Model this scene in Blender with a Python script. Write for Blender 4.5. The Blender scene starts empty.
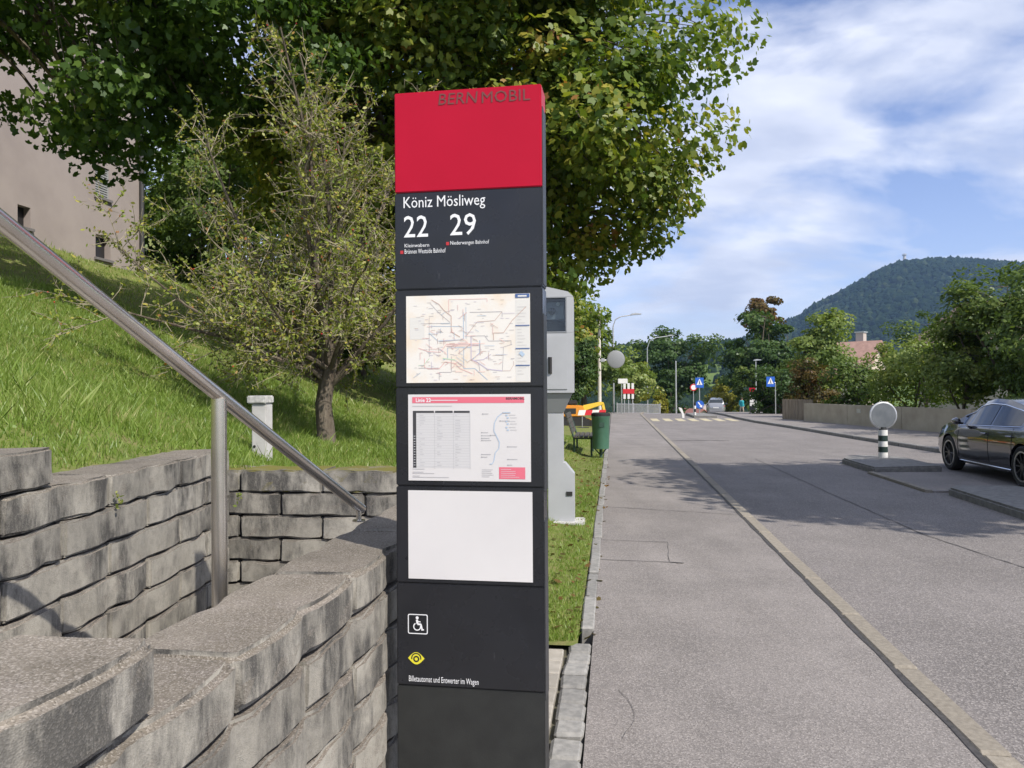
import bpy, bmesh, math, random
import numpy as np
from mathutils import Vector, Matrix, Euler
from math import sin, cos, pi, radians, sqrt, atan2, exp

# ------------------------------------------------------------------ camera, sky, sun
sc = bpy.context.scene
COL = sc.collection
EYE = 1.55
FPX, HOR = 770.0, 388.0
cam_d = bpy.data.cameras.new('camera')
cam = bpy.data.objects.new('camera', cam_d); COL.objects.link(cam)
cam_d.sensor_width = 36.0; cam_d.lens = FPX / 1024 * 36.0
cam_d.clip_start = 0.05; cam_d.clip_end = 12000
cam.location = (0, 0, EYE)
cam.rotation_euler = (radians(90.3), radians(0.34), 0)
sc.camera = cam

SUN_EL = radians(46); SUN_DIR = Vector((1.0, -1.05, 0)).normalized()
to_sun = Vector((SUN_DIR.x * cos(SUN_EL), SUN_DIR.y * cos(SUN_EL), sin(SUN_EL)))
sun_d = bpy.data.lights.new('sun', 'SUN'); sun_d.energy = 4.6; sun_d.angle = radians(0.53)
sun_d.color = (1.0, 0.93, 0.83)
sun = bpy.data.objects.new('sun', sun_d); COL.objects.link(sun)
sun.rotation_euler = to_sun.to_track_quat('Z', 'Y').to_euler()
sun.location = (20, -20, 30)

world = bpy.data.worlds.new('World'); sc.world = world; world.use_nodes = True
wn = world.node_tree; wn.nodes.clear(); wl = wn.links
def W(t, **k):
    n = wn.nodes.new(t)
    for a, b in k.items():
        setattr(n, a, b)
    return n
sky = W('ShaderNodeTexSky', sky_type='NISHITA', sun_disc=False)
sky.sun_elevation = SUN_EL
sky.sun_rotation = atan2(to_sun.x, to_sun.y)
sky.altitude = 600; sky.air_density = 1.0; sky.dust_density = 0.6; sky.ozone_density = 1.4
tc = W('ShaderNodeTexCoord')
sep = W('ShaderNodeSeparateXYZ'); wl.new(tc.outputs['Generated'], sep.inputs[0])
zadd = W('ShaderNodeMath', operation='ADD'); zadd.inputs[1].default_value = 0.30
wl.new(sep.outputs['Z'], zadd.inputs[0])
zmax = W('ShaderNodeMath', operation='MAXIMUM'); zmax.inputs[1].default_value = 0.05
wl.new(zadd.outputs[0], zmax.inputs[0])
dx = W('ShaderNodeMath', operation='DIVIDE'); dy = W('ShaderNodeMath', operation='DIVIDE')
wl.new(sep.outputs['X'], dx.inputs[0]); wl.new(zmax.outputs[0], dx.inputs[1])
wl.new(sep.outputs['Y'], dy.inputs[0]); wl.new(zmax.outputs[0], dy.inputs[1])
cmb = W('ShaderNodeCombineXYZ'); wl.new(dx.outputs[0], cmb.inputs[0]); wl.new(dy.outputs[0], cmb.inputs[1])
mp = W('ShaderNodeMapping'); wl.new(cmb.outputs[0], mp.inputs[0])
mp.inputs['Scale'].default_value = (1.0, 1.5, 1); mp.inputs['Location'].default_value = (3.1, 0.7, 0)
mp.inputs['Rotation'].default_value = (0, 0, 0.12)
cn = W('ShaderNodeTexNoise'); cn.inputs['Scale'].default_value = 1.7; cn.inputs['Detail'].default_value = 9
cn.inputs['Roughness'].default_value = 0.55; cn.inputs['Distortion'].default_value = 0.35
wl.new(mp.outputs[0], cn.inputs['Vector'])
cr = W('ShaderNodeValToRGB'); cr.color_ramp.elements[0].position = 0.40; cr.color_ramp.elements[1].position = 0.56
wl.new(cn.outputs['Fac'], cr.inputs[0])
cn2 = W('ShaderNodeTexNoise'); cn2.inputs['Scale'].default_value = 3.2; cn2.inputs['Detail'].default_value = 6
wl.new(mp.outputs[0], cn2.inputs['Vector'])
ccol = W('ShaderNodeValToRGB')
ccol.color_ramp.elements[0].position = 0.35; ccol.color_ramp.elements[0].color = (3.9, 4.25, 5.3, 1)
ccol.color_ramp.elements[1].position = 0.65; ccol.color_ramp.elements[1].color = (5.9, 6.1, 6.8, 1)
wl.new(cn2.outputs['Fac'], ccol.inputs[0])
mixc = W('ShaderNodeMix', data_type='RGBA')
fmul = W('ShaderNodeMath', operation='MULTIPLY'); fmul.inputs[1].default_value = 0.9
wl.new(cr.outputs[0], fmul.inputs[0]); wl.new(fmul.outputs[0], mixc.inputs[0])
tint = W('ShaderNodeMix', data_type='RGBA', blend_type='MULTIPLY'); tint.inputs[0].default_value = 1.0; tint.inputs[7].default_value = (1.0, 0.90, 1.02, 1)
wl.new(sky.outputs[0], tint.inputs[6]); wl.new(tint.outputs[2], mixc.inputs[6]); wl.new(ccol.outputs[0], mixc.inputs[7])
bg = W('ShaderNodeBackground'); bg.inputs['Strength'].default_value = 0.14
wl.new(mixc.outputs[2], bg.inputs[0])
wo = W('ShaderNodeOutputWorld'); wl.new(bg.outputs[0], wo.inputs[0])

sc.view_settings.view_transform = 'Standard'; sc.view_settings.look = 'None'
sc.view_settings.exposure = 0.36; sc.view_settings.gamma = 1.0
sc.render.engine = 'CYCLES'
sc.cycles.use_denoising = True
sc.cycles.max_bounces = 5; sc.cycles.diffuse_bounces = 2; sc.cycles.glossy_bounces = 3
sc.cycles.transmission_bounces = 4; sc.cycles.transparent_max_bounces = 6; sc.cycles.volume_bounces = 0
sc.cycles.sample_clamp_indirect = 6.0
sc.render.resolution_x = 1024; sc.render.resolution_y = 768

# ------------------------------------------------------------------ measuring helpers
# World: camera heading = +Y. The road runs 7.5 degrees to the right of it.
RA = radians(7.5); RDIR = Vector((sin(RA), cos(RA), 0)); RNRM = Vector((cos(RA), -sin(RA), 0))
ORG = Vector((-0.136, 0, 0))
def road_drop(t):
    if t < 41: return 0.0
    if t < 91: return -0.0011 * (t - 41) ** 2
    return -2.75 - 0.11 * min(t - 91, 115)
def R(s, t, z=0.0):                      # s metres right of the pavement's left edge, t metres along the road
    p = ORG + RNRM * s + RDIR * t
    return Vector((p.x, p.y, z + road_drop(t)))
def inv(x, y):                           # -> s, t
    v = Vector((x, y, 0)) - ORG
    return v.dot(RNRM), v.dot(RDIR)
def at(u, v, depth):                     # a point of the place measured from the photograph
    return Vector(((u - 512) / FPX * depth, depth, EYE - (v - HOR) / FPX * depth))
def sstep(a, b, x):
    x = min(1, max(0, (x - a) / (b - a))); return x * x * (3 - 2 * x)
def slope_h(x, y):                       # height of the grass bank
    s, t = inv(x, y); q = -s
    h = 0.38 * max(0, q - 0.5) + 0.05 * max(0, q - 5)
    if q > 24: h -= 0.38 * (q - 24)
    h *= 1 - 0.92 * sstep(19, 25, t) * (1 - sstep(5, 11, q))
    h += 0.60 * exp(-max(0, y - 4.2) / 1.8) * sstep(0.9, 1.7, q)
    h += (0.05 * sin(x * 1.9 + 1) * sin(y * 1.3) + 0.03 * sin(x * 4.1) * sin(y * 3.7 + 2)) * sstep(0.8, 3, q)
    if y < 7 and q > 1.2 and x > -4.5: h = min(h, 1.185 + 0.5*max(0, -1.93 - x) + 0.22*max(0, y - 4.75))
    if 4.5 < t < 7 and q < 2.5: h = min(h, 1.05 + 0.35*max(0, t - 4.72))
    return h + road_drop(t) * (1 - sstep(8, 30, q))

# ------------------------------------------------------------------ materials
MATS = {}
def new_mat(name):
    m = bpy.data.materials.new(name); m.use_nodes = True; m.node_tree.nodes.clear(); MATS[name] = m
    return m, m.node_tree
class NT:
    def __init__(s, nt): s.nt = nt
    def n(s, t, ins=None, **k):
        nd = s.nt.nodes.new(t)
        for a, b in k.items(): setattr(nd, a, b)
        for a, b in (ins or {}).items():
            if hasattr(b, 'is_output') or isinstance(b, bpy.types.NodeSocket): s.nt.links.new(b, nd.inputs[a])
            else: nd.inputs[a].default_value = b
        return nd
    def ramp(s, fac, stops):
        nd = s.n('ShaderNodeValToRGB', {0: fac}); e = nd.color_ramp.elements
        while len(e) < len(stops): e.new(0.5)
        for el, (p, c) in zip(e, stops):
            el.position = p; el.color = (c, c, c, 1) if not hasattr(c, '__len__') else (*c[:3], 1)
        return nd.outputs[0]
    def noise(s, vec, scale, detail=5, rough=0.55, dist=0):
        return s.n('ShaderNodeTexNoise', {'Vector': vec, 'Scale': scale, 'Detail': detail, 'Roughness': rough, 'Distortion': dist}).outputs['Fac']
    def mix(s, f, a, b, mode='MIX'):
        nd = s.n('ShaderNodeMix', data_type='RGBA', blend_type=mode)
        for i, v in ((0, f), (6, a), (7, b)):
            if isinstance(v, bpy.types.NodeSocket): s.nt.links.new(v, nd.inputs[i])
            elif i == 0: nd.inputs[i].default_value = v
            else: nd.inputs[i].default_value = (*v[:3], 1)
        return nd.outputs[2]
    def math(s, op, a, b=0.0, clamp=False):
        nd = s.n('ShaderNodeMath', {0: a, 1: b}, operation=op); nd.use_clamp = clamp
        return nd.outputs[0]
    def pos(s, scale=(1, 1, 1)):
        g = s.n('ShaderNodeNewGeometry')
        return s.n('ShaderNodeMapping', {'Vector': g.outputs['Position'], 'Scale': scale}).outputs[0]
    def out(s, sh): s.n('ShaderNodeOutputMaterial', {0: sh})
    def bsdf(s, col, rough=0.6, metal=0.0, spec=0.5, bump=None, coat=0.0, **kw):
        ins = {'Base Color': col if isinstance(col, bpy.types.NodeSocket) else (*col[:3], 1), 'Roughness': rough, 'Metallic': metal,
               'Specular IOR Level': spec, 'Coat Weight': coat, **kw}
        if bump is not None: ins['Normal'] = bump
        return s.n('ShaderNodeBsdfPrincipled', ins).outputs[0]
    def bump(s, h, strength=0.3, dist=0.01):
        return s.n('ShaderNodeBump', {'Height': h, 'Strength': strength, 'Distance': dist}).outputs[0]

def mat(name, col, rough=0.6, metal=0.0, col2=None, nscale=6, contrast=(0.35, 0.65), bump=0.0, bscale=80, bdist=0.004,
        vary=0.0, spec=0.5, stretch=(1, 1, 1), coat=0.0):
    if name in MATS: return MATS[name]
    m, nt = new_mat(name); b = NT(nt); p = b.pos(stretch)
    c = (*col, 1)
    if col2 is not None:
        f = b.ramp(b.noise(p, nscale, 6), [(contrast[0], 0.0), (contrast[1], 1.0)])
        c = b.mix(f, col, col2)
    if vary:
        oi = b.n('ShaderNodeObjectInfo')
        v = b.math('MULTIPLY_ADD', oi.outputs['Random'], 2 * vary); v.node.inputs[2].default_value = 1 - vary
        base = c if isinstance(c, bpy.types.NodeSocket) else b.n('ShaderNodeRGB').outputs[0]
        if not isinstance(c, bpy.types.NodeSocket): base.default_value = (*col, 1)
        c = b.n('ShaderNodeHueSaturation', {'Value': v, 'Color': base}).outputs[0]
    bp = b.bump(b.noise(p, bscale, 4), bump, bdist) if bump else None
    b.out(b.bsdf(c, rough, metal, spec, bp, coat))
    return m

def leaf_mat(name, stops, trans=0.38, gloss=0.015):
    m, nt = new_mat(name); b = NT(nt)
    a = b.n('ShaderNodeAttribute', attribute_name='rnd')
    c = b.ramp(a.outputs['Fac'], stops)
    d = b.n('ShaderNodeBsdfDiffuse', {'Color': c}).outputs[0]
    tcol = b.mix(1.0, c, (1.25, 1.3, 0.55), 'MULTIPLY')
    t = b.n('ShaderNodeBsdfTranslucent', {'Color': tcol}).outputs[0]
    s = b.n('ShaderNodeMixShader', {0: trans, 1: d, 2: t}).outputs[0]
    g = b.n('ShaderNodeBsdfGlossy', {'Color': (0.9, 0.95, 1, 1), 'Roughness': 0.42}).outputs[0]
    b.out(b.n('ShaderNodeMixShader', {0: gloss, 1: s, 2: g}).outputs[0])
    return m

def asphalt_mat(name, c1, c2, light, scale=150):
    m, nt = new_mat(name); b = NT(nt); p = b.pos()
    big = b.ramp(b.noise(p, 0.8, 6, 0.66), [(0.36, 0.0), (0.62, 1.0)])
    streak = b.ramp(b.noise(b.pos((1.6, 0.16, 1)), 1.3, 5), [(0.38, 0.0), (0.66, 1.0)])
    base = b.mix(big, c1, c2)
    base = b.mix(b.math('MULTIPLY', streak, 0.35), base, tuple(x * 0.72 for x in c1))
    vor = b.n('ShaderNodeTexVoronoi', {'Vector': p, 'Scale': scale})
    sp = b.n('ShaderNodeSeparateColor', {0: vor.outputs['Color']})
    f = b.ramp(sp.outputs[0], [(0.0, 0.0), (0.55, 0.12), (1.0, 1.0)])
    base = b.mix(b.math('MULTIPLY', f, 0.52), base, light)
    dark = b.ramp(sp.outputs[1], [(0.0, 1.0), (0.3, 0.0)])
    base = b.mix(b.math('MULTIPLY', dark, 0.5), base, tuple(x * 0.4 for x in c1))
    spot = b.ramp(b.noise(p, 5.5, 2, 0.4), [(0.17, 1.0), (0.215, 0.0)])
    base = b.mix(b.math('MULTIPLY', spot, 0.6), base, tuple(x * 0.35 for x in c1))
    bp = b.bump(vor.outputs['Distance'], 0.45, 0.004)
    b.out(b.bsdf(base, 0.82, 0, 0.35, bp))
    return m
M_walk = asphalt_mat('pavement_asphalt', (0.160, 0.147, 0.139), (0.238, 0.218, 0.206), (0.44, 0.405, 0.38), 150)
M_road = asphalt_mat('road_asphalt', (0.138, 0.127, 0.122), (0.188, 0.173, 0.167), (0.46, 0.425, 0.40), 120)

def block_mat(name, moss, wx=0.0):
    m, nt = new_mat(name); b = NT(nt)
    g = b.n('ShaderNodeNewGeometry'); oi = b.n('ShaderNodeObjectInfo')
    off = b.n('ShaderNodeCombineXYZ', {0: b.math('MULTIPLY', oi.outputs['Random'], 7.0), 1: b.math('MULTIPLY', oi.outputs['Random'], 3.0)})
    p = b.n('ShaderNodeVectorMath', {0: g.outputs['Position'], 1: off.outputs[0]}, operation='ADD').outputs[0]
    nz = b.n('ShaderNodeSeparateXYZ', {0: g.outputs['True Normal']}).outputs[2]
    nzz = b.math('ADD', nz, b.math('MULTIPLY', b.math('SUBTRACT', b.noise(p, 26, 4, 0.7), 0.5), 0.5))
    top = b.ramp(nzz, [(0.06, 0.0), (0.30, 1.0)])
    face = b.mix(b.ramp(b.noise(p, 3.2, 6), [(0.3, 0.0), (0.7, 1.0)]), (0.27, 0.255, 0.22), (0.385, 0.365, 0.32))
    # rain-washed dark lichen, running down
    pst = b.n('ShaderNodeMapping', {'Vector': p, 'Scale': (1, 1, 0.32)}).outputs[0]
    st = b.ramp(b.noise(pst, 5.0, 8, 0.72), [(0.44-wx*0.5, 0.0), (0.58-wx*0.5, 1.0)])
    st2 = b.ramp(b.noise(p, 2.6, 3), [(0.42-wx, 0.0), (0.54-wx, 1.0)])
    stain = b.math('MULTIPLY', st, st2)
    fine = b.ramp(b.noise(p, 22, 6, 0.75), [(0.46, 0.0), (0.68, 1.0)])
    face = b.mix(b.math('MULTIPLY', fine, 0.5), face, (0.15, 0.145, 0.13))
    face = b.mix(b.math('MULTIPLY', stain, 0.9), face, (0.055, 0.054, 0.052))
    tp = b.mix(b.ramp(b.noise(p, 4.5, 6), [(0.3, 0.0), (0.7, 1.0)]), (0.135, 0.118, 0.100), (0.215, 0.190, 0.163))
    col = b.mix(top, face, tp)
    vor = b.n('ShaderNodeTexVoronoi', {'Vector': p, 'Scale': 300})
    v1 = b.n('ShaderNodeSeparateColor', {0: vor.outputs['Color']})
    gf = b.math('MULTIPLY', b.ramp(v1.outputs[0], [(0.55, 0.0), (1.0, 1.0)]), b.math('MULTIPLY_ADD', top, 0.28))
    gf.node.inputs[1].links[0].from_node.inputs[2].default_value = 0.12
    col = b.mix(gf, col, (0.52, 0.48, 0.44))
    df = b.math('MULTIPLY', b.ramp(v1.outputs[1], [(0.0, 1.0), (0.3, 0.0)]), b.math('MULTIPLY_ADD', top, 0.42))
    df.node.inputs[1].links[0].from_node.inputs[2].default_value = 0.15
    col = b.mix(df, col, (0.05, 0.046, 0.042))
    if moss:
        mf = b.math('MULTIPLY', top, b.ramp(b.noise(p, 5, 6, 0.7), [(0.34, 0.0), (0.50, 1.0)]))
        col = b.mix(b.math('MULTIPLY', mf, moss), col, (0.13, 0.12, 0.025))
    v = b.math('MULTIPLY_ADD', oi.outputs['Random'], 0.26); v.node.inputs[2].default_value = 0.86
    col = b.n('ShaderNodeHueSaturation', {'Value': v, 'Color': col}).outputs[0]
    h = b.math('ADD', b.math('MULTIPLY', vor.outputs['Distance'], 0.8), b.noise(p, 38, 5, 0.65))
    b.out(b.bsdf(col, 0.92, 0, 0.25, b.bump(h, 0.4, 0.003)))
    return m
M_block = block_mat('concrete_block', 0.0); M_blockmoss = block_mat('mossy_concrete_block', 0.95, 0.08); M_blocktop = block_mat('weathered_cap_block', 0.06, 0.045)

def ground_mat(name, c1, c2, c3, sc1=1.2):
    m, nt = new_mat(name); b = NT(nt); p = b.pos()
    c = b.mix(b.ramp(b.noise(p, sc1, 6), [(0.3, 0.0), (0.7, 1.0)]), c1, c2)
    c = b.mix(b.ramp(b.noise(p, sc1 * 6, 4), [(0.45, 0.0), (0.75, 1.0)]), c, c3)
    b.out(b.bsdf(c, 0.95, 0, 0.15, b.bump(b.noise(p, 40, 4), 0.5, 0.02)))
    return m
M_soil = ground_mat('grass_soil', (0.11, 0.145, 0.036), (0.16, 0.19, 0.05), (0.21, 0.18, 0.085))
M_field = ground_mat('far_field', (0.10, 0.15, 0.035), (0.14, 0.19, 0.05), (0.07, 0.11, 0.03), 0.02)
M_granite = mat('granite', (0.19, 0.187, 0.178), 0.8, col2=(0.28, 0.272, 0.255), nscale=25, bump=0.5, bscale=120, vary=0.16)
M_kerb = mat('kerb_granite', (0.21, 0.186, 0.15), 0.82, col2=(0.29, 0.26, 0.212), nscale=35, bump=0.5, bscale=140, vary=0.10)
M_kerbgrey = mat('grey_kerb', (0.16, 0.155, 0.15), 0.85, col2=(0.24, 0.235, 0.22), nscale=12, bump=0.4, bscale=120, vary=0.1)
M_paver = mat('concrete_paver', (0.27, 0.25, 0.215), 0.9, col2=(0.35, 0.325, 0.285), nscale=14, bump=0.5, bscale=150, vary=0.14)
M_joint = mat('joint_sand', (0.055, 0.05, 0.042), 0.95, col2=(0.09, 0.085, 0.05), nscale=30)
M_tar = mat('tar_seam', (0.035, 0.034, 0.034), 0.8, col2=(0.07, 0.066, 0.064), nscale=30)
M_seam2 = mat('worn_seam', (0.10, 0.095, 0.093), 0.9)
M_steel = None
def steel_mat():
    m, nt = new_mat('brushed_steel'); b = NT(nt)
    p = b.pos((1, 1, 1))
    c = b.mix(b.ramp(b.noise(p, 5, 2), [(0.3, 0.0), (0.7, 1.0)]), (0.55, 0.51, 0.46), (0.68, 0.64, 0.59))
    b.out(b.bsdf(c, 0.27, 0.95, 0.5, None))
    return m
M_steel = steel_mat()
M_galv = mat('galvanised_metal', (0.46, 0.47, 0.48), 0.45, 0.75, col2=(0.58, 0.59, 0.60), nscale=9)
M_conc = mat('light_concrete', (0.44, 0.43, 0.42), 0.9, col2=(0.52, 0.51, 0.50), nscale=9, bump=0.3, bscale=90)
M_capc = mat('stained_concrete', (0.30, 0.30, 0.29), 0.9, col2=(0.58, 0.57, 0.55), nscale=26, bump=0.5, bscale=60)
M_black = mat('black_rubber', (0.018, 0.018, 0.019), 0.75)
M_white = mat('white_paint', (0.74, 0.74, 0.73), 0.5, col2=(0.66, 0.66, 0.64), nscale=8)
M_red = mat('red_paint', (0.55, 0.02, 0.03), 0.45)
M_bark = mat('bark', (0.075, 0.058, 0.042), 0.95, col2=(0.15, 0.125, 0.095), nscale=14, bump=0.9, bscale=40, bdist=0.02, stretch=(1, 1, 0.35))
M_twig = mat('twig_bark', (0.17, 0.145, 0.10), 0.9, col2=(0.34, 0.30, 0.205), nscale=16, bump=0.4, bscale=60)

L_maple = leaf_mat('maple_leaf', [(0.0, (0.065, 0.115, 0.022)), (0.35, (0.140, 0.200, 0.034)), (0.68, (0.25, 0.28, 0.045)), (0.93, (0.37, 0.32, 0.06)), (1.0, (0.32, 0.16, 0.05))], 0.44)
L_mapled = leaf_mat('maple_leaf_painted_shade', [(0.0, (0.050, 0.100, 0.020)), (0.6, (0.088, 0.155, 0.028)), (1.0, (0.16, 0.215, 0.04))], 0.44)  # darkened copy of the maple leaf; crown shade is put into its colour
L_hawth = leaf_mat('thorn_leaf', [(0.0, (0.12, 0.18, 0.03)), (0.5, (0.24, 0.275, 0.05)), (0.88, (0.38, 0.34, 0.08)), (1.0, (0.30, 0.13, 0.05))], 0.30)
L_dark = leaf_mat('dark_leaf', [(0.0, (0.036, 0.070, 0.022)), (0.6, (0.065, 0.115, 0.032)), (1.0, (0.115, 0.16, 0.045))], 0.32)
L_mid = leaf_mat('mid_leaf', [(0.0, (0.065, 0.110, 0.028)), (0.6, (0.120, 0.175, 0.042)), (1.0, (0.19, 0.225, 0.065))], 0.36)
L_light = leaf_mat('light_leaf', [(0.0, (0.12, 0.175, 0.042)), (0.6, (0.21, 0.27, 0.07)), (1.0, (0.32, 0.33, 0.11))], 0.40)
L_yellow = leaf_mat('yellow_leaf', [(0.0, (0.13, 0.14, 0.02)), (0.6, (0.24, 0.23, 0.03)), (1.0, (0.32, 0.27, 0.05))], 0.35)
L_autumn = leaf_mat('autumn_leaf', [(0.0, (0.08, 0.075, 0.025)), (0.5, (0.13, 0.095, 0.032)), (1.0, (0.20, 0.10, 0.045))], 0.30)
L_grass = leaf_mat('grass_blade', [(0.0, (0.115, 0.185, 0.032)), (0.45, (0.205, 0.300, 0.055)), (0.8, (0.32, 0.385, 0.12)), (1.0, (0.50, 0.44, 0.23))], 0.42, 0.02)

# ------------------------------------------------------------------ mesh helpers
def tag(o, label=None, cat=None, group=None, kind=None):
    if label: o['label'] = label
    if cat: o['category'] = cat
    if group: o['group'] = group
    if kind: o['kind'] = kind
    return o
def empty(name, loc=(0, 0, 0), rz=0.0):
    o = bpy.data.objects.new(name, None); COL.objects.link(o)
    o.location = loc; o.rotation_euler = (0, 0, rz); o.empty_display_size = 0.1
    return o
def thing(name, label, cat, loc=(0, 0, 0), rz=0.0, group=None):
    return tag(empty(name, loc, rz), label, cat, group)
def link(name, me, parent=None, loc=None, rz=None):
    o = bpy.data.objects.new(name, me); COL.objects.link(o)
    if parent is not None: o.parent = parent
    if loc is not None: o.location = loc
    if rz is not None: o.rotation_euler = (0, 0, rz)
    return o
class MB:
    def __init__(s): s.v = []; s.f = []; s.mi = []; s.cur = 0; s.xf = Matrix.Identity(4)
    def add(s, vs, fs):
        o = len(s.v); s.v += [tuple(s.xf @ Vector(p)) for p in vs]
        s.f += [tuple(i + o for i in f) for f in fs]; s.mi += [s.cur] * len(fs)
        return s
    def box(s, x0, x1, y0, y1, z0, z1):
        return s.add([(x0,y0,z0),(x1,y0,z0),(x1,y1,z0),(x0,y1,z0),(x0,y0,z1),(x1,y0,z1),(x1,y1,z1),(x0,y1,z1)],
                     [(3,2,1,0),(4,5,6,7),(0,1,5,4),(1,2,6,5),(2,3,7,6),(3,0,4,7)])
    def prism(s, poly, z0, z1):          # poly in xy, counter-clockwise
        n = len(poly)
        return s.add([(x, y, z0) for x, y in poly] + [(x, y, z1) for x, y in poly],
                     [tuple(range(n - 1, -1, -1)), tuple(range(n, 2 * n))] + [(i, (i + 1) % n, n + (i + 1) % n, n + i) for i in range(n)])
    def prism_xz(s, poly, y0, y1):       # poly in xz
        n = len(poly)
        return s.add([(x, y0, z) for x, z in poly] + [(x, y1, z) for x, z in poly],
                     [tuple(range(n)), tuple(range(2 * n - 1, n - 1, -1))] + [(i, n + i, n + (i + 1) % n, (i + 1) % n) for i in range(n)])
    def poly(s, pts): return s.add(pts, [tuple(range(len(pts)))])
    def tube(s, pts, r, sides=8, cap=True):
        pts = [Vector(p) for p in pts]; rs = r if hasattr(r, '__len__') else [r] * len(pts)
        vs = []; fs = []; n = len(pts); pn = None
        for i, p in enumerate(pts):
            d = (pts[min(i + 1, n - 1)] - pts[max(i - 1, 0)]).normalized()
            if pn is None:
                a = Vector((0, 0, 1)) if abs(d.z) < 0.9 else Vector((1, 0, 0))
                u = d.cross(a).normalized()
            else:
                u = (pn - d * pn.dot(d)).normalized()
            pn = u; w = d.cross(u)
            for k in range(sides):
                an = 2 * pi * k / sides; vs.append(tuple(p + (u * cos(an) + w * sin(an)) * rs[i]))
        for i in range(n - 1):
            for k in range(sides):
                fs.append((i*sides+k, i*sides+(k+1)%sides, (i+1)*sides+(k+1)%sides, (i+1)*sides+k))
        if cap: fs += [tuple(range(sides - 1, -1, -1)), tuple(range((n-1)*sides, n*sides))]
        return s.add(vs, fs)
    def lathe(s, prof, sides=24, axis='z', c=(0, 0, 0), ring=False):
        vs = []; fs = []; n = len(prof)
        for (r, h) in prof:
            for k in range(sides):
                an = 2*pi*k/sides; a, b_ = r*cos(an), r*sin(an)
                vs.append((c[0]+a, c[1]+b_, c[2]+h) if axis == 'z' else ((c[0]+a, c[1]-h, c[2]+b_) if axis == 'y' else (c[0]+h, c[1]+a, c[2]+b_)))
        for i in range(n-1):
            for k in range(sides):
                fs.append((i*sides+k, i*sides+(k+1)%sides, (i+1)*sides+(k+1)%sides, (i+1)*sides+k))
        if ring:
            fs += [((n-1)*sides+k, (n-1)*sides+(k+1)%sides, (k+1)%sides, k) for k in range(sides)]
            return s.add(vs, fs)
        if prof[0][0] > 1e-6: fs.append(tuple(range(sides-1, -1, -1)))
        if prof[-1][0] > 1e-6: fs.append(tuple(range((n-1)*sides, n*sides)))
        return s.add(vs, fs)
    def mesh(s, name, mats, smooth=False, bevel=0.0, seg=2):
        me = bpy.data.meshes.new(name); me.from_pydata(s.v, [], s.f)
        mats = mats if isinstance(mats, (list, tuple)) else [mats]
        for m in mats: me.materials.append(m)
        if len(mats) > 1: me.polygons.foreach_set('material_index', s.mi)
        bm = bmesh.new(); bm.from_mesh(me)
        bmesh.ops.remove_doubles(bm, verts=bm.verts, dist=1e-5)
        bmesh.ops.recalc_face_normals(bm, faces=bm.faces)
        if bevel:
            bmesh.ops.bevel(bm, geom=[e for e in bm.edges if e.is_manifold and e.calc_face_angle(0) > 0.5], offset=bevel, segments=seg, affect='EDGES', clamp_overlap=True)
        bm.to_mesh(me); bm.free()
        if smooth:
            me.polygons.foreach_set('use_smooth', [True] * len(me.polygons)); me.set_sharp_from_angle(angle=radians(smooth if smooth is not True else 40))
        me.update(); return me
    def build(s, name, mats, parent=None, smooth=False, bevel=0.0, seg=2, loc=None, rz=None):
        return link(name, s.mesh(name, mats, smooth, bevel, seg), parent, loc, rz)

def np_mesh(name, V, k, mats, rnd=None, smooth=False):        # V (N*k,3): N polygons of k corners each
    V = np.ascontiguousarray(V, dtype=np.float32); n = len(V) // k
    me = bpy.data.meshes.new(name)
    me.vertices.add(len(V)); me.vertices.foreach_set('co', V.ravel())
    me.loops.add(len(V)); me.loops.foreach_set('vertex_index', np.arange(len(V), dtype=np.int32))
    me.polygons.add(n); me.polygons.foreach_set('loop_start', np.arange(n, dtype=np.int32) * k)
    me.update(calc_edges=True)
    if rnd is not None:
        a = me.attributes.new('rnd', 'FLOAT', 'POINT'); a.data.foreach_set('value', np.repeat(rnd, k).astype(np.float32))
    me.materials.append(mats); me.validate(); return me
def grid_mesh(name, P, m, mask=None, smooth=True):            # P (a,b,3)
    a, b_ = P.shape[:2]; me = bpy.data.meshes.new(name)
    idx = np.arange(a*b_).reshape(a, b_)
    q = np.stack([idx[:-1, :-1], idx[1:, :-1], idx[1:, 1:], idx[:-1, 1:]], -1).reshape(-1, 4)
    if mask is not None: q = q[mask.reshape(-1)]
    me.from_pydata(P.reshape(-1, 3).tolist(), [], q.tolist())
    me.materials.append(m)
    me.polygons.foreach_set('use_smooth', [smooth]*len(me.polygons)); me.update(); return me
def strip(name, sa, sb, ts, z, m, parent=None, n=1):          # a sheet along the road between s=sa(t) and s=sb(t)
    fa = sa if callable(sa) else (lambda t: sa); fb = sb if callable(sb) else (lambda t: sb)
    P = np.array([[R(fa(t) + (fb(t)-fa(t))*j/n, t, z) for t in ts] for j in range(n+1)])
    me = grid_mesh(name, P, m)
    if me.polygons[0].normal.z < 0: me.flip_normals()
    return link(name, me, parent)

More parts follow.
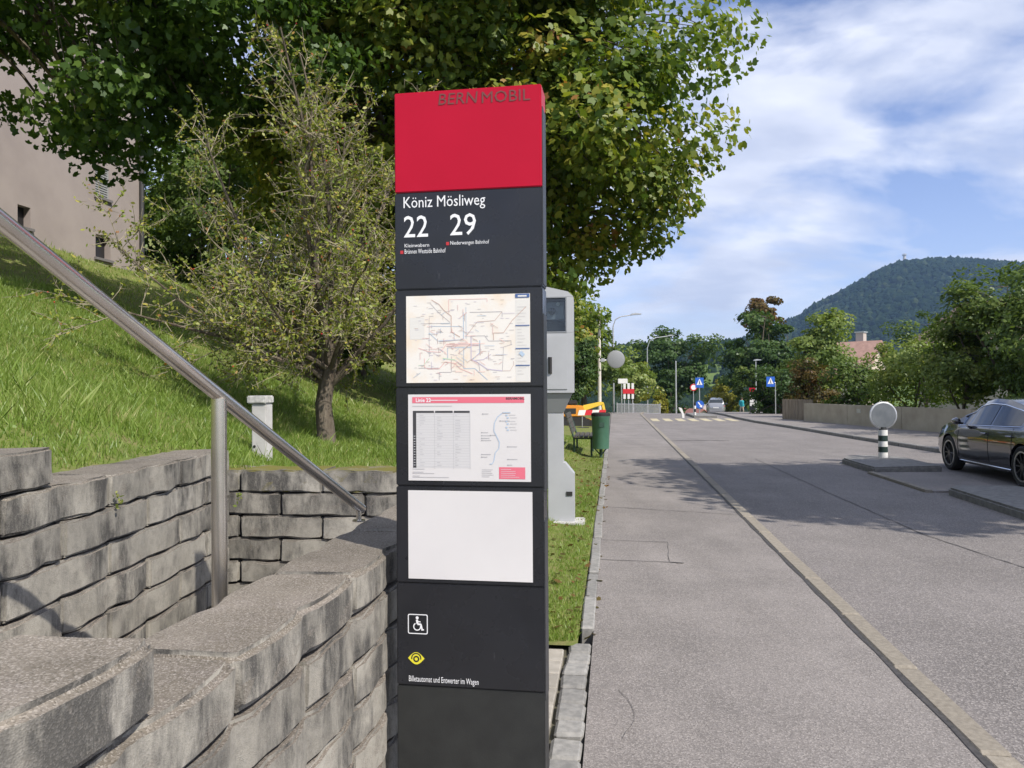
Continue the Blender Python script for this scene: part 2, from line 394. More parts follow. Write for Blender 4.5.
# ------------------------------------------------------------------ ground, road, pavement
far_prof = {}
def ground_z(x, y):
    r = sqrt(x*x + y*y); s, t = inv(x, y)
    z = -0.30 + road_drop(max(0, min(t, 206))) - 0.012 * max(0, min(r - 206, 150))
    u = 512 + FPX * x / max(y, 1)
    k = exp(-((u - 690) / 420) ** 2) if y > 0 else 0
    z += k * 58 * sstep(330, 850, r) + 10 * sstep(500, 3000, r)
    z += 2.5 * sin(x*0.011+1) * sin(y*0.013) * sstep(150, 400, r)
    return z
rr = np.concatenate([np.linspace(0.5, 60, 24), np.geomspace(66, 6000, 52)])
aa = np.linspace(0, 2*pi, 145)
P = np.array([[(r*sin(a), r*cos(a), ground_z(r*sin(a), r*cos(a))) for r in rr] for a in aa])
g = link('ground', grid_mesh('ground', P, M_field)); g['kind'] = 'structure'
if g.data.polygons[0].normal.z < 0: g.data.flip_normals()

ts = [-12, -6, 0, 3, 6, 10, 15, 20, 25, 30, 35, 40, 46, 50, 55, 60, 65, 70, 76, 82, 90, 100, 120, 150]
def bend(t): return 0.0 if t < 43 else 0.0035 * (t-43)**2 if t < 70 else 2.55 + 0.19*(t-70)
KS = lambda t: 1.65 + bend(t)
RK = [(-12, 11.2), (0, 10.35), (10, 9.2), (18.9, 8.05), (25, 7.45), (31.4, 6.95), (36, 6.45), (41, 6.3), (55, 6.6), (65, 7.9), (76, 10.0), (150, 26)]
def right_kerb(t):
    for (t0, a), (t1, b_) in zip(RK, RK[1:]):
        if t <= t1: return a + (b_-a)*(t-t0)/(t1-t0)
    return RK[-1][1]
tf = sorted(set(list(np.arange(-12, 60, 1.5)) + [60, 64, 68, 72, 76, 82, 90, 100, 120, 150]))
road = strip('road', lambda t: KS(t)+0.14, lambda t: right_kerb(t)+0.02, tf, -0.085, M_road, n=3); road['kind'] = 'structure'
walk = strip('pavement', lambda t: 0.0, lambda t: KS(t), tf, 0.0, M_walk, n=2); walk['kind'] = 'structure'
rwalk = strip('right_pavement', lambda t: right_kerb(t)+0.16, lambda t: right_kerb(t)+3.6, tf, 0.012, M_walk, n=2); rwalk['kind'] = 'structure'
# side street mouth on the left beyond the verge
side = strip('side_street', lambda t: -9.0, lambda t: -0.004, [25.5, 30, 35, 40, 45, 50, 56], -0.03, M_walk, n=4); side['kind'] = 'structure'

def stone_mesh(name, l, w, h, m, bev=0.012, jit=0.0, seed=0):
    rng = random.Random(seed); b = MB()
    b.box(-w/2, w/2, -l/2, l/2, -h, 0)
    b.v = [(x + rng.uniform(-jit, jit), y + rng.uniform(-jit, jit), z + rng.uniform(-jit, jit)*0.3) for x, y, z in b.v]
    return b.mesh(name, m, bevel=bev, seg=1)
kerb = empty('kerb'); kerb['kind'] = 'structure'; 
km = [stone_mesh('kerb_stone', 0.985, 0.135, 0.25, M_kerb, 0.015, 0.004, i) for i in range(3)]
rng = random.Random(4); t = -1.5; i = 0
while t < 60:
    p = R(KS(t+0.5)+0.072, t+0.5, 0.004 + rng.uniform(-0.003, 0.003))
    ang = -RA - math.atan((KS(t+1)-KS(t)))
    o = link('kerb_stone', km[i % 3], kerb, p, ang); t += 1.0; i += 1
kerb_bed = strip('joint_bed', lambda t: KS(t)-0.004, lambda t: KS(t)+0.15, tf, -0.06, M_joint, kerb)
seam = strip('joint_seam', lambda t: KS(t)-0.022 + 0.006*sin(t*7), lambda t: KS(t)+0.006, list(np.arange(-2, 46, 0.25)), 0.004, M_tar, kerb)
rk = empty('right_kerb'); rk['kind'] = 'structure'
kg = stone_mesh('kerb_stone', 0.985, 0.15, 0.28, M_kerbgrey, 0.02)
t = 6
while t < 76:
    a0, a1 = right_kerb(t), right_kerb(t+1)
    o = link('kerb_stone', kg, rk, R((a0+a1)/2+0.085, t+0.5, 0.02), -RA - math.atan(a1-a0)); t += 1.0
# tar seams and patch on the pavement
def seam_line(pts, w, parent, m=M_tar, z=0.005, name='tar_seam'):
    b = MB(); L = []; Rr = []
    rg = random.Random(len(pts)*7 + int(pts[0][1]*10))
    P2 = []
    for (s0, t0), (s1, t1) in zip(pts, pts[1:]):
        n = max(2, int(sqrt((s1-s0)**2+(t1-t0)**2)/0.12))
        for k in range(n): P2.append((s0+(s1-s0)*k/n + rg.uniform(-0.008, 0.008), t0+(t1-t0)*k/n + rg.uniform(-0.008, 0.008)))
    P2.append(pts[-1])
    for k, (s, t) in enumerate(P2):
        s2, t2 = P2[min(k+1, len(P2)-1)]; s1, t1 = P2[max(k-1, 0)]
        d = Vector((s2-s1, t2-t1)).normalized(); ww = w*rg.uniform(0.4, 1.0)/2
        L.append(R(s - d.y*ww, t + d.x*ww, z)); Rr.append(R(s + d.y*ww, t - d.x*ww, z))
    n = len(L)
    b.add(L + Rr, [(i, i+1, n+i+1, n+i) for i in range(n-1)])
    o = b.build(name, m, parent)
    if o.data.polygons[0].normal.z < 0: o.data.flip_normals()
    return o
seam_line([(0.0, 7.0), (0.62, 6.95)], 0.014, walk)
seam_line([(0.62, 6.97), (0.66, 7.85)], 0.005, walk)
seam_line([(0.0, 7.9), (0.66, 7.85)], 0.012, walk)
seam_line([(0.0, 10.1), (1.62, 9.6)], 0.015, walk)
seam_line([(0.02, 20.2), (1.6, 20.1)], 0.03, walk)
seam_line([(0.16, 3.45), (0.21, 3.58), (0.225, 3.72), (0.20, 3.88), (0.15, 4.0)], 0.0035, walk, m=M_seam2)
seam_line([(0.62, 6.95), (0.74, 6.93)], 0.035, walk)
seam_line([(4.0, 6.0), (3.5, 9), (3.4, 12), (3.3, 18)], 0.022, road, m=M_seam2, z=-0.080)
seam_line([(1.8, 24.0), (3.6, 24.0)], 0.10, road, z=-0.080)

# paving by the stop: setts, pavers, edging stones
paving = strip('paved_strip', lambda t: -1.9, lambda t: 0.0, [-3, 0, 2, 4.72], -0.035, M_joint); paving['kind'] = 'structure'
rng = random.Random(8)
sm = [stone_mesh('sett', 0.155 + 0.02*(i % 3), 0.135, 0.10, M_granite, 0.014, 0.008, i) for i in range(4)]
t = 0.6
while t < 4.66:
    k = rng.randrange(4); l = 0.155 + 0.02*(k % 3)
    link('sett', sm[k], paving, R(-0.078 + rng.uniform(-0.008, 0.008), t+l/2, 0.004 + rng.uniform(-0.006, 0.004)), -RA + rng.uniform(-0.03, 0.03))
    t += l + 0.022
pm = [stone_mesh('paver', 0.188, 0.385, 0.06, M_paver, 0.006, 0.002, i) for i in range(2)] + [stone_mesh('paver', 0.188, 0.185, 0.06, M_paver, 0.006, 0.002, 5)]
j = 0; t = 1.0
while t < 4.6:
    s = -0.16 - (0.2 if j % 2 else 0)
    if j % 2: link('paver', pm[2], paving, R(-0.16-0.098, t+0.1, 0.0), -RA)
    while s > -1.85:
        link('paver', pm[j % 2], paving, R(s-0.199, t+0.1, rng.uniform(-0.003, 0.001)), -RA); s -= 0.4
    t += 0.2; j += 1
edging = empty('verge_edging'); edging['kind'] = 'structure'
em = [stone_mesh('edging_stone', 0.74, 0.085, 0.2, M_granite, 0.01, 0.006, i) for i in range(3)]
t = 4.95
while t < 24:
    link('edging_stone', em[rng.randrange(3)], edging, R(-0.045 + rng.uniform(-0.006, 0.006), t+0.38, 0.012 + rng.uniform(-0.01, 0.01)), -RA + rng.uniform(-0.01, 0.01)); t += 0.76

# zebra crossing bars far down the road
cross = empty('crosswalk'); cross['kind'] = 'structure'
M_yel = mat('worn_yellow_paint', (0.50, 0.44, 0.27), 0.8, col2=(0.40, 0.36, 0.26), nscale=5)
for k in range(7):
    s0 = 2.0 + k*0.62 + bend(39)
    b = MB(); b.poly([R(s0, 37.6, -0.0805), R(s0+0.36, 37.6, -0.0805), R(s0+0.36, 40.6, -0.0805), R(s0, 40.6, -0.0805)])
    b.build('crossing_bar', M_yel, cross)

# grass bank
def axis(*segs):
    o = []
    for a, b_, n in segs: o += list(np.linspace(a, b_, n, endpoint=False))
    return o + [segs[-1][1]]
def bank(name, qs, tt):
    P = np.zeros((len(qs), len(tt), 3))
    for i, q in enumerate(qs):
        for j, t in enumerate(tt):
            p = ORG - RNRM*q + RDIR*t
            P[i, j] = (p.x, p.y, slope_h(p.x, p.y))
    me = grid_mesh(name, P, M_soil)
    if me.polygons[0].normal.z < 0: me.flip_normals()
    return me
A = bank('grass_bank', axis((0.09, 3, 12), (3, 12, 24), (12, 26, 14), (26, 60, 8)), axis((4.66, 12, 24), (12, 26, 24), (26, 100, 26)))
xs_ = axis((1.92, 12, 30), (12, 26, 10), (26, 60, 6)); P = np.zeros((len(xs_), 31, 3))
for i, a in enumerate(xs_):
    x = -a; y1 = (4.66 - (x-ORG.x)*sin(RA))/cos(RA)
    for j in range(31):
        y = -12 + (y1+12)*(j/30)**0.6; P[i, j] = (x, y, slope_h(x, y) + (0 if j < 30 else 0.0))
Bk = grid_mesh('grass_bank_b', P, M_soil)
if Bk.polygons[0].normal.z < 0: Bk.flip_normals()
bm = bmesh.new(); bm.from_mesh(A); bm.from_mesh(Bk); bm.to_mesh(A); bm.free()
bank_o = link('grass_bank', A); bank_o['kind'] = 'structure'

# ------------------------------------------------------------------ block walls and stairs
def block_mesh(name, L, D, H, seed, m, amp=0.022):
    rg = np.random.default_rng(seed); n = 13
    xs = np.linspace(-L/2, L/2, n)
    lob = amp * (np.abs(np.sin(pi * (xs/L + 0.5) * 2)) ** 0.7) - amp*0.35*(np.abs(xs) < L/2*0.12)
    front = [(x, -D/2 + amp - l) for x, l in zip(xs, lob)]
    back = [(x, D/2 - amp + l) for x, l in zip(xs[::-1], lob[::-1])]
    b = MB(); b.prism(front + back, 0, H)
    me = b.mesh(name, m, bevel=0.017 if (amp > 0.018 and m is M_blocktop) else 0.009, seg=3 if m is M_blocktop else 2)
    bm = bmesh.new(); bm.from_mesh(me)
    bmesh.ops.triangulate(bm, faces=[f for f in bm.faces if len(f.verts) > 4])
    bmesh.ops.subdivide_edges(bm, edges=[e for e in bm.edges if e.calc_length() > 0.09], cuts=1, use_grid_fill=True)
    ph = rg.uniform(0, 6, 6)
    for v in bm.verts:
        c = v.co; d = 0.0035*sin(c.x*31+ph[0])*sin(c.z*37+ph[1]) + 0.003*sin(c.y*43+ph[2]+c.x*17) + rg.normal(0, 0.0012)
        v.co += Vector((0.4*d, d, d*0.9))
    bm.to_mesh(me); bm.free()
    me.polygons.foreach_set('use_smooth', [True]*len(me.polygons)); me.set_sharp_from_angle(angle=radians(50))
    return me
def block_wall(wall, start, along, courses, L, D, H, z_top, span, mats, ext=None, seed=1, amp=0.0185, cap=None):
    """courses hang down from z_top; along = unit direction; span = length; ext = extra block spans (a, b) above the top"""
    rg = random.Random(seed); ang = atan2(along.y, along.x)
    full0 = [block_mesh('block', L-0.014, D, H-0.008, seed*10+k, mats, amp) for k in range(4)]
    half0 = [block_mesh('block', L/2-0.014, D, H-0.008, seed*10+7+k, mats, amp) for k in range(2)]
    full1, half1 = full0, half0
    if cap:
        full1 = [block_mesh('block', L-0.014, D, H-0.008, seed*10+k+20, cap, amp) for k in range(4)]; half1 = [block_mesh('block', L/2-0.014, D, H-0.008, seed*10+27+k, cap, amp) for k in range(2)]
    full = full1
    for c in range(courses):
        z = z_top - (c+1)*H; x = 0.0; first = c % 2 == 1; full, half = (full1, half1) if c == 0 else (full0, half0)
        while x < span - 0.05:
            l = L/2 if (first or x + L > span + L*0.3) else L
            me = rg.choice(half if l < L*0.7 else full)
            p = start + along*(x + l/2)
            o = link('block', me, wall, (p.x + rg.uniform(-0.004, 0.004), p.y + rg.uniform(-0.004, 0.004), z + rg.uniform(0, 0.0012)), ang + rg.uniform(-0.012, 0.012) + (pi if rg.random() < 0.5 else 0))
            first = False; x += l
    for (a, n) in (ext or []):
        for k in range(n):
            p = start + along*(a + L*(k+0.5))
            link('block', full1[k % 4], wall, (p.x, p.y, z_top), ang + rg.uniform(-0.02, 0.02))
def W0(q, t): return ORG - RNRM*q + RDIR*t
core = mat('wall_core', (0.05, 0.048, 0.045), 0.95)
# wall between the stairs and the pavement
w1 = thing('retaining_wall', 'low grey concrete block wall with rounded caps beside the black stop pillar', 'wall')
block_wall(w1, W0(0.80, 3.78), -RDIR, 7, 0.735, 0.305, 0.14, 0.985, 5.2, M_block, ext=[(2.49, 3)], seed=3, cap=M_blocktop)
b = MB(); b.box(-0.08, 0.08, -5.1, -0.15, 0.0, 0.93); b.build('core', core, w1, loc=W0(0.80, 3.78), rz=-RA)
# wall holding back the lawn on the left
w2 = thing('retaining_wall', 'weathered concrete block wall left of the handrail under the lawn', 'wall')
block_wall(w2, Vector((-1.775, 4.46, 0)), Vector((0, -1, 0)), 9, 0.66, 0.29, 0.14, 1.215, 6.4, M_block, ext=[(1.71, 4)], seed=5, amp=0.010, cap=M_blocktop)
b = MB(); b.box(-0.10, 0.10, -6.3, -0.1, 0.0, 1.17); b.build('core', core, w2, loc=(-1.775, 4.46, 0), rz=0)
# wall closing the foot of the stairs
w3 = thing('retaining_wall', 'mossy topped block wall across the foot of the stairs below the post', 'wall')
block_wall(w3, W0(2.62, 4.53), RNRM, 7, 0.52, 0.29, 0.137, 1.075, 2.2, M_block, seed=7, amp=0.010, cap=M_blockmoss)
b = MB(); b.box(0.1, 1.6, -0.10, 0.10, 0.0, 1.03); b.build('core', core, w3, loc=W0(2.14, 4.53), rz=-RA)
stairs = thing('staircase', 'concrete steps climbing between the block walls behind the handrail', 'stairs')
M_step = mat('step_concrete', (0.30, 0.285, 0.26), 0.9, col2=(0.38, 0.36, 0.33), nscale=8, bump=0.4, bscale=110)
stepm = MB().box(-0.44, 0.44, -0.34, 0, -0.30, 0).mesh('step', M_step, bevel=0.012)
for k in range(6):
    p = W0(1.40, 3.35 - 0.32*k); link('step', stepm, stairs, (p.x, p.y, 0.155*(k+1)), -RA)

# handrail
hr = thing('handrail', 'brushed stainless steel handrail sloping down across the stairs', 'handrail')
Ar = at(0, 217, 1.66); Br = at(361, 508, 3.33)
d = (Br - Ar).normalized(); A2 = Ar - d*1.6
MB().tube([A2, Ar, Br], 0.0215, 20).build('rail', M_steel, hr, smooth=True)
pt = Ar + (Br-Ar)*((2.385-1.66)/(3.33-1.66))
MB().tube([Vector((pt.x, pt.y, 0.6)), Vector((pt.x, pt.y, pt.z - 0.010))], 0.0235, 20).build('post', M_steel, hr, smooth=True)
MB().lathe([(0.0, 0), (0.05, 0), (0.05, 0.008), (0.0225, 0.009)], 20, c=(pt.x, pt.y, 0.615)).build('base_plate', M_steel, hr, smooth=True)
p2 = A2 + d*0.25
MB().tube([Vector((p2.x, p2.y, 1.2)), Vector((p2.x, p2.y, p2.z - 0.012))], 0.0225, 16).build('post', M_steel, hr, smooth=True)
MB().tube([Br - Vector((0, 0, 0.0)) - d*0.03, Br - d*0.03 - Vector((0, 0, 0.06))], 0.011, 10).build('bracket', M_steel, hr, smooth=True)
MB().lathe([(0.0, 0), (0.028, 0), (0.028, 0.006), (0.011, 0.007)], 14, c=tuple(Br - d*0.03 - Vector((0, 0, 0.062)))).build('base_plate', M_steel, hr, smooth=True)

# ------------------------------------------------------------------ bus stop pillar
def pillar_mats():
    m, nt = new_mat('anthracite_panel'); b = NT(nt); p = b.pos()
    c = b.mix(b.ramp(b.noise(p, 5, 5), [(0.3, 0.0), (0.7, 1.0)]), (0.0155, 0.0165, 0.0205), (0.020, 0.0215, 0.027))
    sc_ = b.ramp(b.noise(b.pos((40, 40, 9)), 2.5, 3), [(0.70, 0.0), (0.76, 1.0)])
    c = b.mix(b.math('MULTIPLY', sc_, 0.35), c, (0.10, 0.10, 0.11))
    b.out(b.bsdf(c, b.ramp(b.noise(p, 8, 4), [(0.3, 0.22), (0.7, 0.34)]), 0, 0.5))
    m2, nt = new_mat('red_panel_paint'); b = NT(nt); p = b.pos()
    c = b.mix(b.ramp(b.noise(p, 4, 5), [(0.3, 0.0), (0.7, 1.0)]), (0.43, 0.0015, 0.022), (0.47, 0.002, 0.026))
    b.out(b.bsdf(c, 0.36, 0, 0.28))
    return m, m2
M_anth, M_redp = pillar_mats()
M_plinth = mat('plinth_grey', (0.018, 0.0195, 0.020), 0.5, col2=(0.025, 0.027, 0.027), nscale=10, bump=0.1, bscale=200)
M_alu = mat('edge_grey', (0.035, 0.037, 0.042), 0.45, 0.0)
M_paper = mat('white_paper', (0.645, 0.63, 0.63), 0.5, col2=(0.69, 0.675, 0.67), nscale=3)
M_mapbg = mat('map_paper', (0.78, 0.68, 0.56), 0.5, col2=(0.78, 0.755, 0.71), nscale=9, contrast=(0.36, 0.54))
M_ink_mg = mat('ink_map_grey', (0.47, 0.45, 0.47), 0.6); M_ink_mw = mat('ink_map_white', (0.70, 0.69, 0.66), 0.6)
M_ink_white = mat('ink_white', (0.80, 0.81, 0.84), 0.5); M_ink_black = mat('ink_black', (0.05, 0.05, 0.055), 0.5)
M_ink_grey = mat('ink_grey', (0.36, 0.36, 0.38), 0.6); M_ink_lg = mat('ink_light_grey', (0.50, 0.50, 0.51), 0.6)
M_ink_pink = mat('ink_pink', (0.72, 0.16, 0.22), 0.5); M_ink_brown = mat('ink_brown', (0.16, 0.05, 0.045), 0.5)
M_ink_blue = mat('ink_blue', (0.07, 0.13, 0.32), 0.5); M_ink_lblue = mat('ink_light_blue', (0.44, 0.55, 0.68), 0.6)
M_ink_rose = mat('ink_rose', (0.80, 0.50, 0.47), 0.6); M_ink_green = mat('ink_green', (0.50, 0.68, 0.48), 0.6)
M_ink_tan = mat('ink_tan', (0.58, 0.44, 0.38), 0.6); M_ink_yellow = mat('ink_yellow', (0.75, 0.68, 0.04), 0.5); M_ink_lil = mat('ink_lilac', (0.55, 0.50, 0.62), 0.6)
M_ink_pale = mat('ink_pale', (0.61, 0.605, 0.61), 0.6); M_ink_red = mat('ink_red', (0.50, 0.03, 0.04), 0.5)
PL = Vector((-0.402, 2.66, 0)); PR = Vector((0.104, 2.58, 0)); PW = (PR-PL).length
pdir = (PR-PL).normalized(); pang = atan2(pdir.y, pdir.x)
def px(u, v):                                     # pixel on the pillar's face -> local x, z
    r = (u - 512)/FPX
    k = (r*PL.y - PL.x)/(pdir.x - r*pdir.y)
    return k, EYE - (v-HOR)/FPX*(PL.y + pdir.y*k)
def text_mesh(txt, x0, x1, z0, z1, y, bold=0.0, shear=0.0):
    cu = bpy.data.curves.new('t', 'FONT'); cu.body = txt; cu.offset = bold; cu.resolution_u = 2; cu.shear = shear
    o = bpy.data.objects.new('t', cu); COL.objects.link(o)
    dg = bpy.context.evaluated_depsgraph_get(); dg.update()
    me = bpy.data.meshes.new_from_object(o.evaluated_get(dg)); bpy.data.objects.remove(o); bpy.data.curves.remove(cu)
    n = len(me.vertices); co = np.empty(n*3, dtype=np.float32); me.vertices.foreach_get('co', co); co = co.reshape(-1, 3)
    lo, hi = co[:, :2].min(0), co[:, :2].max(0)
    out = np.stack([x0 + (co[:, 0]-lo[0])/(hi[0]-lo[0])*(x1-x0), np.full(n, y), z0 + (co[:, 1]-lo[1])/(hi[1]-lo[1])*(z1-z0)], 1)
    fs = [tuple(p.vertices) for p in me.polygons]; bpy.data.meshes.remove(me)
    return [tuple(map(float, p)) for p in out], fs
def make_pillar(detail=True, name='bus_stop_pillar', label='', loc=(0, 0, 0), rz=0.0):
    t = thing(name, label, 'stop sign', loc, rz)
    Wd, D, top = PW, 0.115, 2.572
    zr = px(470, 189.5)[1]; seams = [px(470, v)[1] for v in (288, 387, 486.5, 584.5)]; zb = px(470, 688)[1]
    MB().box(0.0, Wd, 0, D, 0.0, zb-0.002).build('plinth', M_plinth, t, bevel=0.003)
    zs = [zb] + seams[::-1] + [zr]
    for z0, z1 in zip(zs, zs[1:]):
        MB().box(0.0, Wd, 0, D, z0+0.0012, z1-0.0012).build('panel', M_anth, t, bevel=0.0035)
    MB().box(0.006, Wd-0.006, 0.006, D-0.006, 0.02, top-0.02).build('core', M_black, t)
    MB().box(0.0, Wd, 0, D, zr+0.0012, top).build('red_panel', M_redp, t, bevel=0.0035)
    for z0 in (0.5, 1.2, 1.9):
        MB().box(Wd-0.002, Wd+0.0025, 0.012, D-0.012, z0, z0+0.6).build('edge_trim', M_alu, t)
    Y = -0.0015
    def rect(bm_, u0, v0, u1, v1, y=Y):
        a, za = px(u0, v0); c, zc = px(u1, v1); bm_.poly([(a, y, zc), (c, y, zc), (c, y, za), (a, y, za)])
    def poster(nm, q, m):
        pts = [px(*p) for p in q]; b = MB()
        x0 = (pts[0][0]+pts[3][0])/2; x1 = (pts[1][0]+pts[2][0])/2; z1 = (pts[0][1]+pts[1][1])/2; z0 = (pts[2][1]+pts[3][1])/2
        b.box(x0, x1, -0.0022, 0.001, z0, z1)
        return b.build(nm, m, t), (x0, x1, z0, z1)
    pm_, mr = poster('map_poster', [(406.5, 296), (530, 293), (531, 381.5), (407, 383)], M_mapbg)
    pt_, tr = poster('timetable_poster', [(408, 394), (530, 394), (531, 481.5), (408.5, 480)], M_paper)
    pb_, br = poster('blank_poster', [(407.5, 490.5), (531.5, 491), (532, 581), (408, 578.5)], M_paper)
    if not detail: return t
    Yp = -0.0028
    # --- lettering on the head
    def letter(nm, txt, u0, v0, u1, v1, m, bold=0.0, parent=t, y=Y, shear=0.0):
        # text fills the box u0..u1 (v0 top, v1 bottom) read at its left end
        x0, z1 = px(u0, v0); _, z0 = px(u0, v1); x1, _ = px(u1, v0)
        vs, fs = text_mesh(txt, x0, x1, z0, z1, y, bold, shear); b = MB(); b.add(vs, fs); o = b.build(nm, m, parent); return o
    letter('lettering', 'BERN', 440, 93.0, 479.5, 104.2, M_ink_brown, 0.0, shear=0.12)
    letter('lettering', 'MOBIL', 483.5, 91.0, 532, 102.6, M_ink_brown, 0.0)
    letter('lettering', 'Köniz Mösliweg', 404.6, 196.4, 486.4, 211.0, M_ink_white, 0.0)
    letter('lettering', '22', 404.8, 215.3, 429, 236.8, M_ink_white, 0.004)
    letter('lettering', '29', 451, 213.4, 477, 235.2, M_ink_white, 0.004)
    letter('lettering', 'Kleinwabern', 405.5, 243.2, 430, 246.8, M_ink_white, 0.0)
    letter('lettering', 'Brünnen Westside Bahnhof', 405.5, 248.6, 446.5, 253.2, M_ink_white, 0.0)
    letter('lettering', 'Niederwangen Bahnhof', 451.2, 240.6, 490, 245.6, M_ink_white, 0.0)
    letter('lettering', 'Billetautomat und Entwerter im Wagen', 407.6, 674.0, 477, 681.6, M_ink_white, 0.0)
    for (u, v) in ((401.2, 250), (447.0, 241.5)):
        b = MB(); rect(b, u, v, u+3.0, v+3.2); b.build('marker', M_ink_red, t)
    # --- wheelchair pictogram
    b = MB(); x0, z1 = px(406.8, 612.6); x1, z0 = px(426.6, 633.4); w = 0.0032; y = Y
    n = 5; rc = 0.006
    def rr_(x0, x1, z0, z1, r):
        P_ = []
        for cx, cz, a0 in ((x1-r, z0+r, -pi/2), (x1-r, z1-r, 0), (x0+r, z1-r, pi/2), (x0+r, z0+r, pi)):
            P_ += [(cx+r*cos(a0+pi/2*k/4), cz+r*sin(a0+pi/2*k/4)) for k in range(5)]
        return P_
    o_, i_ = rr_(x0, x1, z0, z1, rc), rr_(x0+w, x1-w, z0+w, z1-w, rc-w*0.6)
    N = len(o_); b.add([(p[0], y, p[1]) for p in o_] + [(p[0], y, p[1]) for p in i_], [(i, (i+1) % N, N+(i+1) % N, N+i) for i in range(N)])
    cx, cz = (x0+x1)/2, (z0+z1)/2; sx = (x1-x0)/20
    def disc(cx, cz, r, r2=0.0, a0=0, a1=2*pi, n=20, y=y, bb=b, fx=1.0, fz=1.0):
        A_ = [a0+(a1-a0)*k/n for k in range(n+1)]
        bb.add([(cx+fx*r*cos(a), y, cz+fz*r*sin(a)) for a in A_] + [(cx+fx*r2*cos(a), y, cz+fz*r2*sin(a)) for a in A_], [(k, k+1, n+2+k, n+1+k) for k in range(n)])
    def bar(ax, az, bx_, bz, w, bb=b, y=y):
        d_ = Vector((bx_-ax, bz-az)).normalized()*w/2; nx, nz = -d_.y, d_.x
        bb.poly([(ax+nx, y, az+nz), (ax-nx, y, az-nz), (bx_-nx, y, bz-nz), (bx_+nx, y, bz+nz)])
    disc(cx-0.6*sx, cz+6.1*sx, 1.5*sx)
    bar(cx-0.9*sx, cz+4.3*sx, cx-0.3*sx, cz+0.2*sx, 2.2*sx)
    bar(cx-0.5*sx, cz+2.6*sx, cx+2.8*sx, cz+2.2*sx, 1.0*sx, y=y-0.0002)
    bar(cx-0.4*sx, cz+0.0*sx, cx+3.2*sx, cz-0.2*sx, 1.8*sx, y=y-0.0002)
    bar(cx+3.0*sx, cz+0.2*sx, cx+4.4*sx, cz-5.2*sx, 1.6*sx, y=y-0.0004)
    bar(cx+3.6*sx, cz-5.5*sx, cx+6.2*sx, cz-5.2*sx, 1.3*sx, y=y-0.0006)
    disc(cx-0.6*sx, cz-2.4*sx, 4.0*sx, 2.9*sx, radians(120), radians(370), y=y-0.0008)
    b.build('wheelchair_pictogram', M_ink_white, t)
    # --- eye pictogram
    b = MB(); ex, ez = px(415, 657); er = (px(423.4, 657)[0]-px(407, 657)[0])/2; n = 16
    up = [(ex - er + 2*er*k/n, ez + 0.72*er*sin(pi*k/n)) for k in range(n+1)]; lo_ = [(x, 2*ez-z) for x, z in up]
    b.add([(x, Y, z) for x, z in up] + [(x, Y, z) for x, z in lo_], [(k, k+1, n+2+k, n+1+k) for k in range(n)])
    b.build('eye_pictogram', M_ink_yellow, t)
    b = MB(); disc(ex, ez+0.02*er, 0.62*er, 0.48*er, radians(-15), radians(195), y=Y-0.0004, bb=b); disc(ex, ez-0.08*er, 0.38*er, 0.2*er, y=Y-0.0004, bb=b)
    b.build('eye_rings', M_plinth, t)
    # --- network map: printed lines
    rg = random.Random(21); x0, x1, z0, z1 = mr
    inks = [M_ink_lblue, M_ink_rose, M_ink_tan, M_ink_green, M_ink_mg, M_ink_lil, M_ink_blue, M_ink_mw]  # pale palette: reflection washing out the print is put into the inks
    b = MB(); yy = [Yp]
    def mx(fx, fz): return x0 + (x1-x0)*fx, z0 + (z1-z0)*(1-fz)
    def pl(pts, w, ink):
        b.cur = ink; yy[0] -= 0.000004
        for p, q in zip(pts, pts[1:]):
            a, c = mx(*p), mx(*q); bar(a[0], a[1], c[0], c[1], w, b, yy[0])
    b.cur = 7
    def patch(fx0, fz0, fx1, fz1, ink, y=Yp+0.0003):
        b.cur = ink; (a, za), (c, zc) = mx(fx0, fz0), mx(fx1, fz1); b.poly([(a, y, zc), (c, y, zc), (c, y, za), (a, y, za)])
    patch(0.885, 0.07, 0.995, 0.99, 7); patch(0.03, 0.25, 0.15, 0.50, 7)
    pass
    W_ = 0.0017
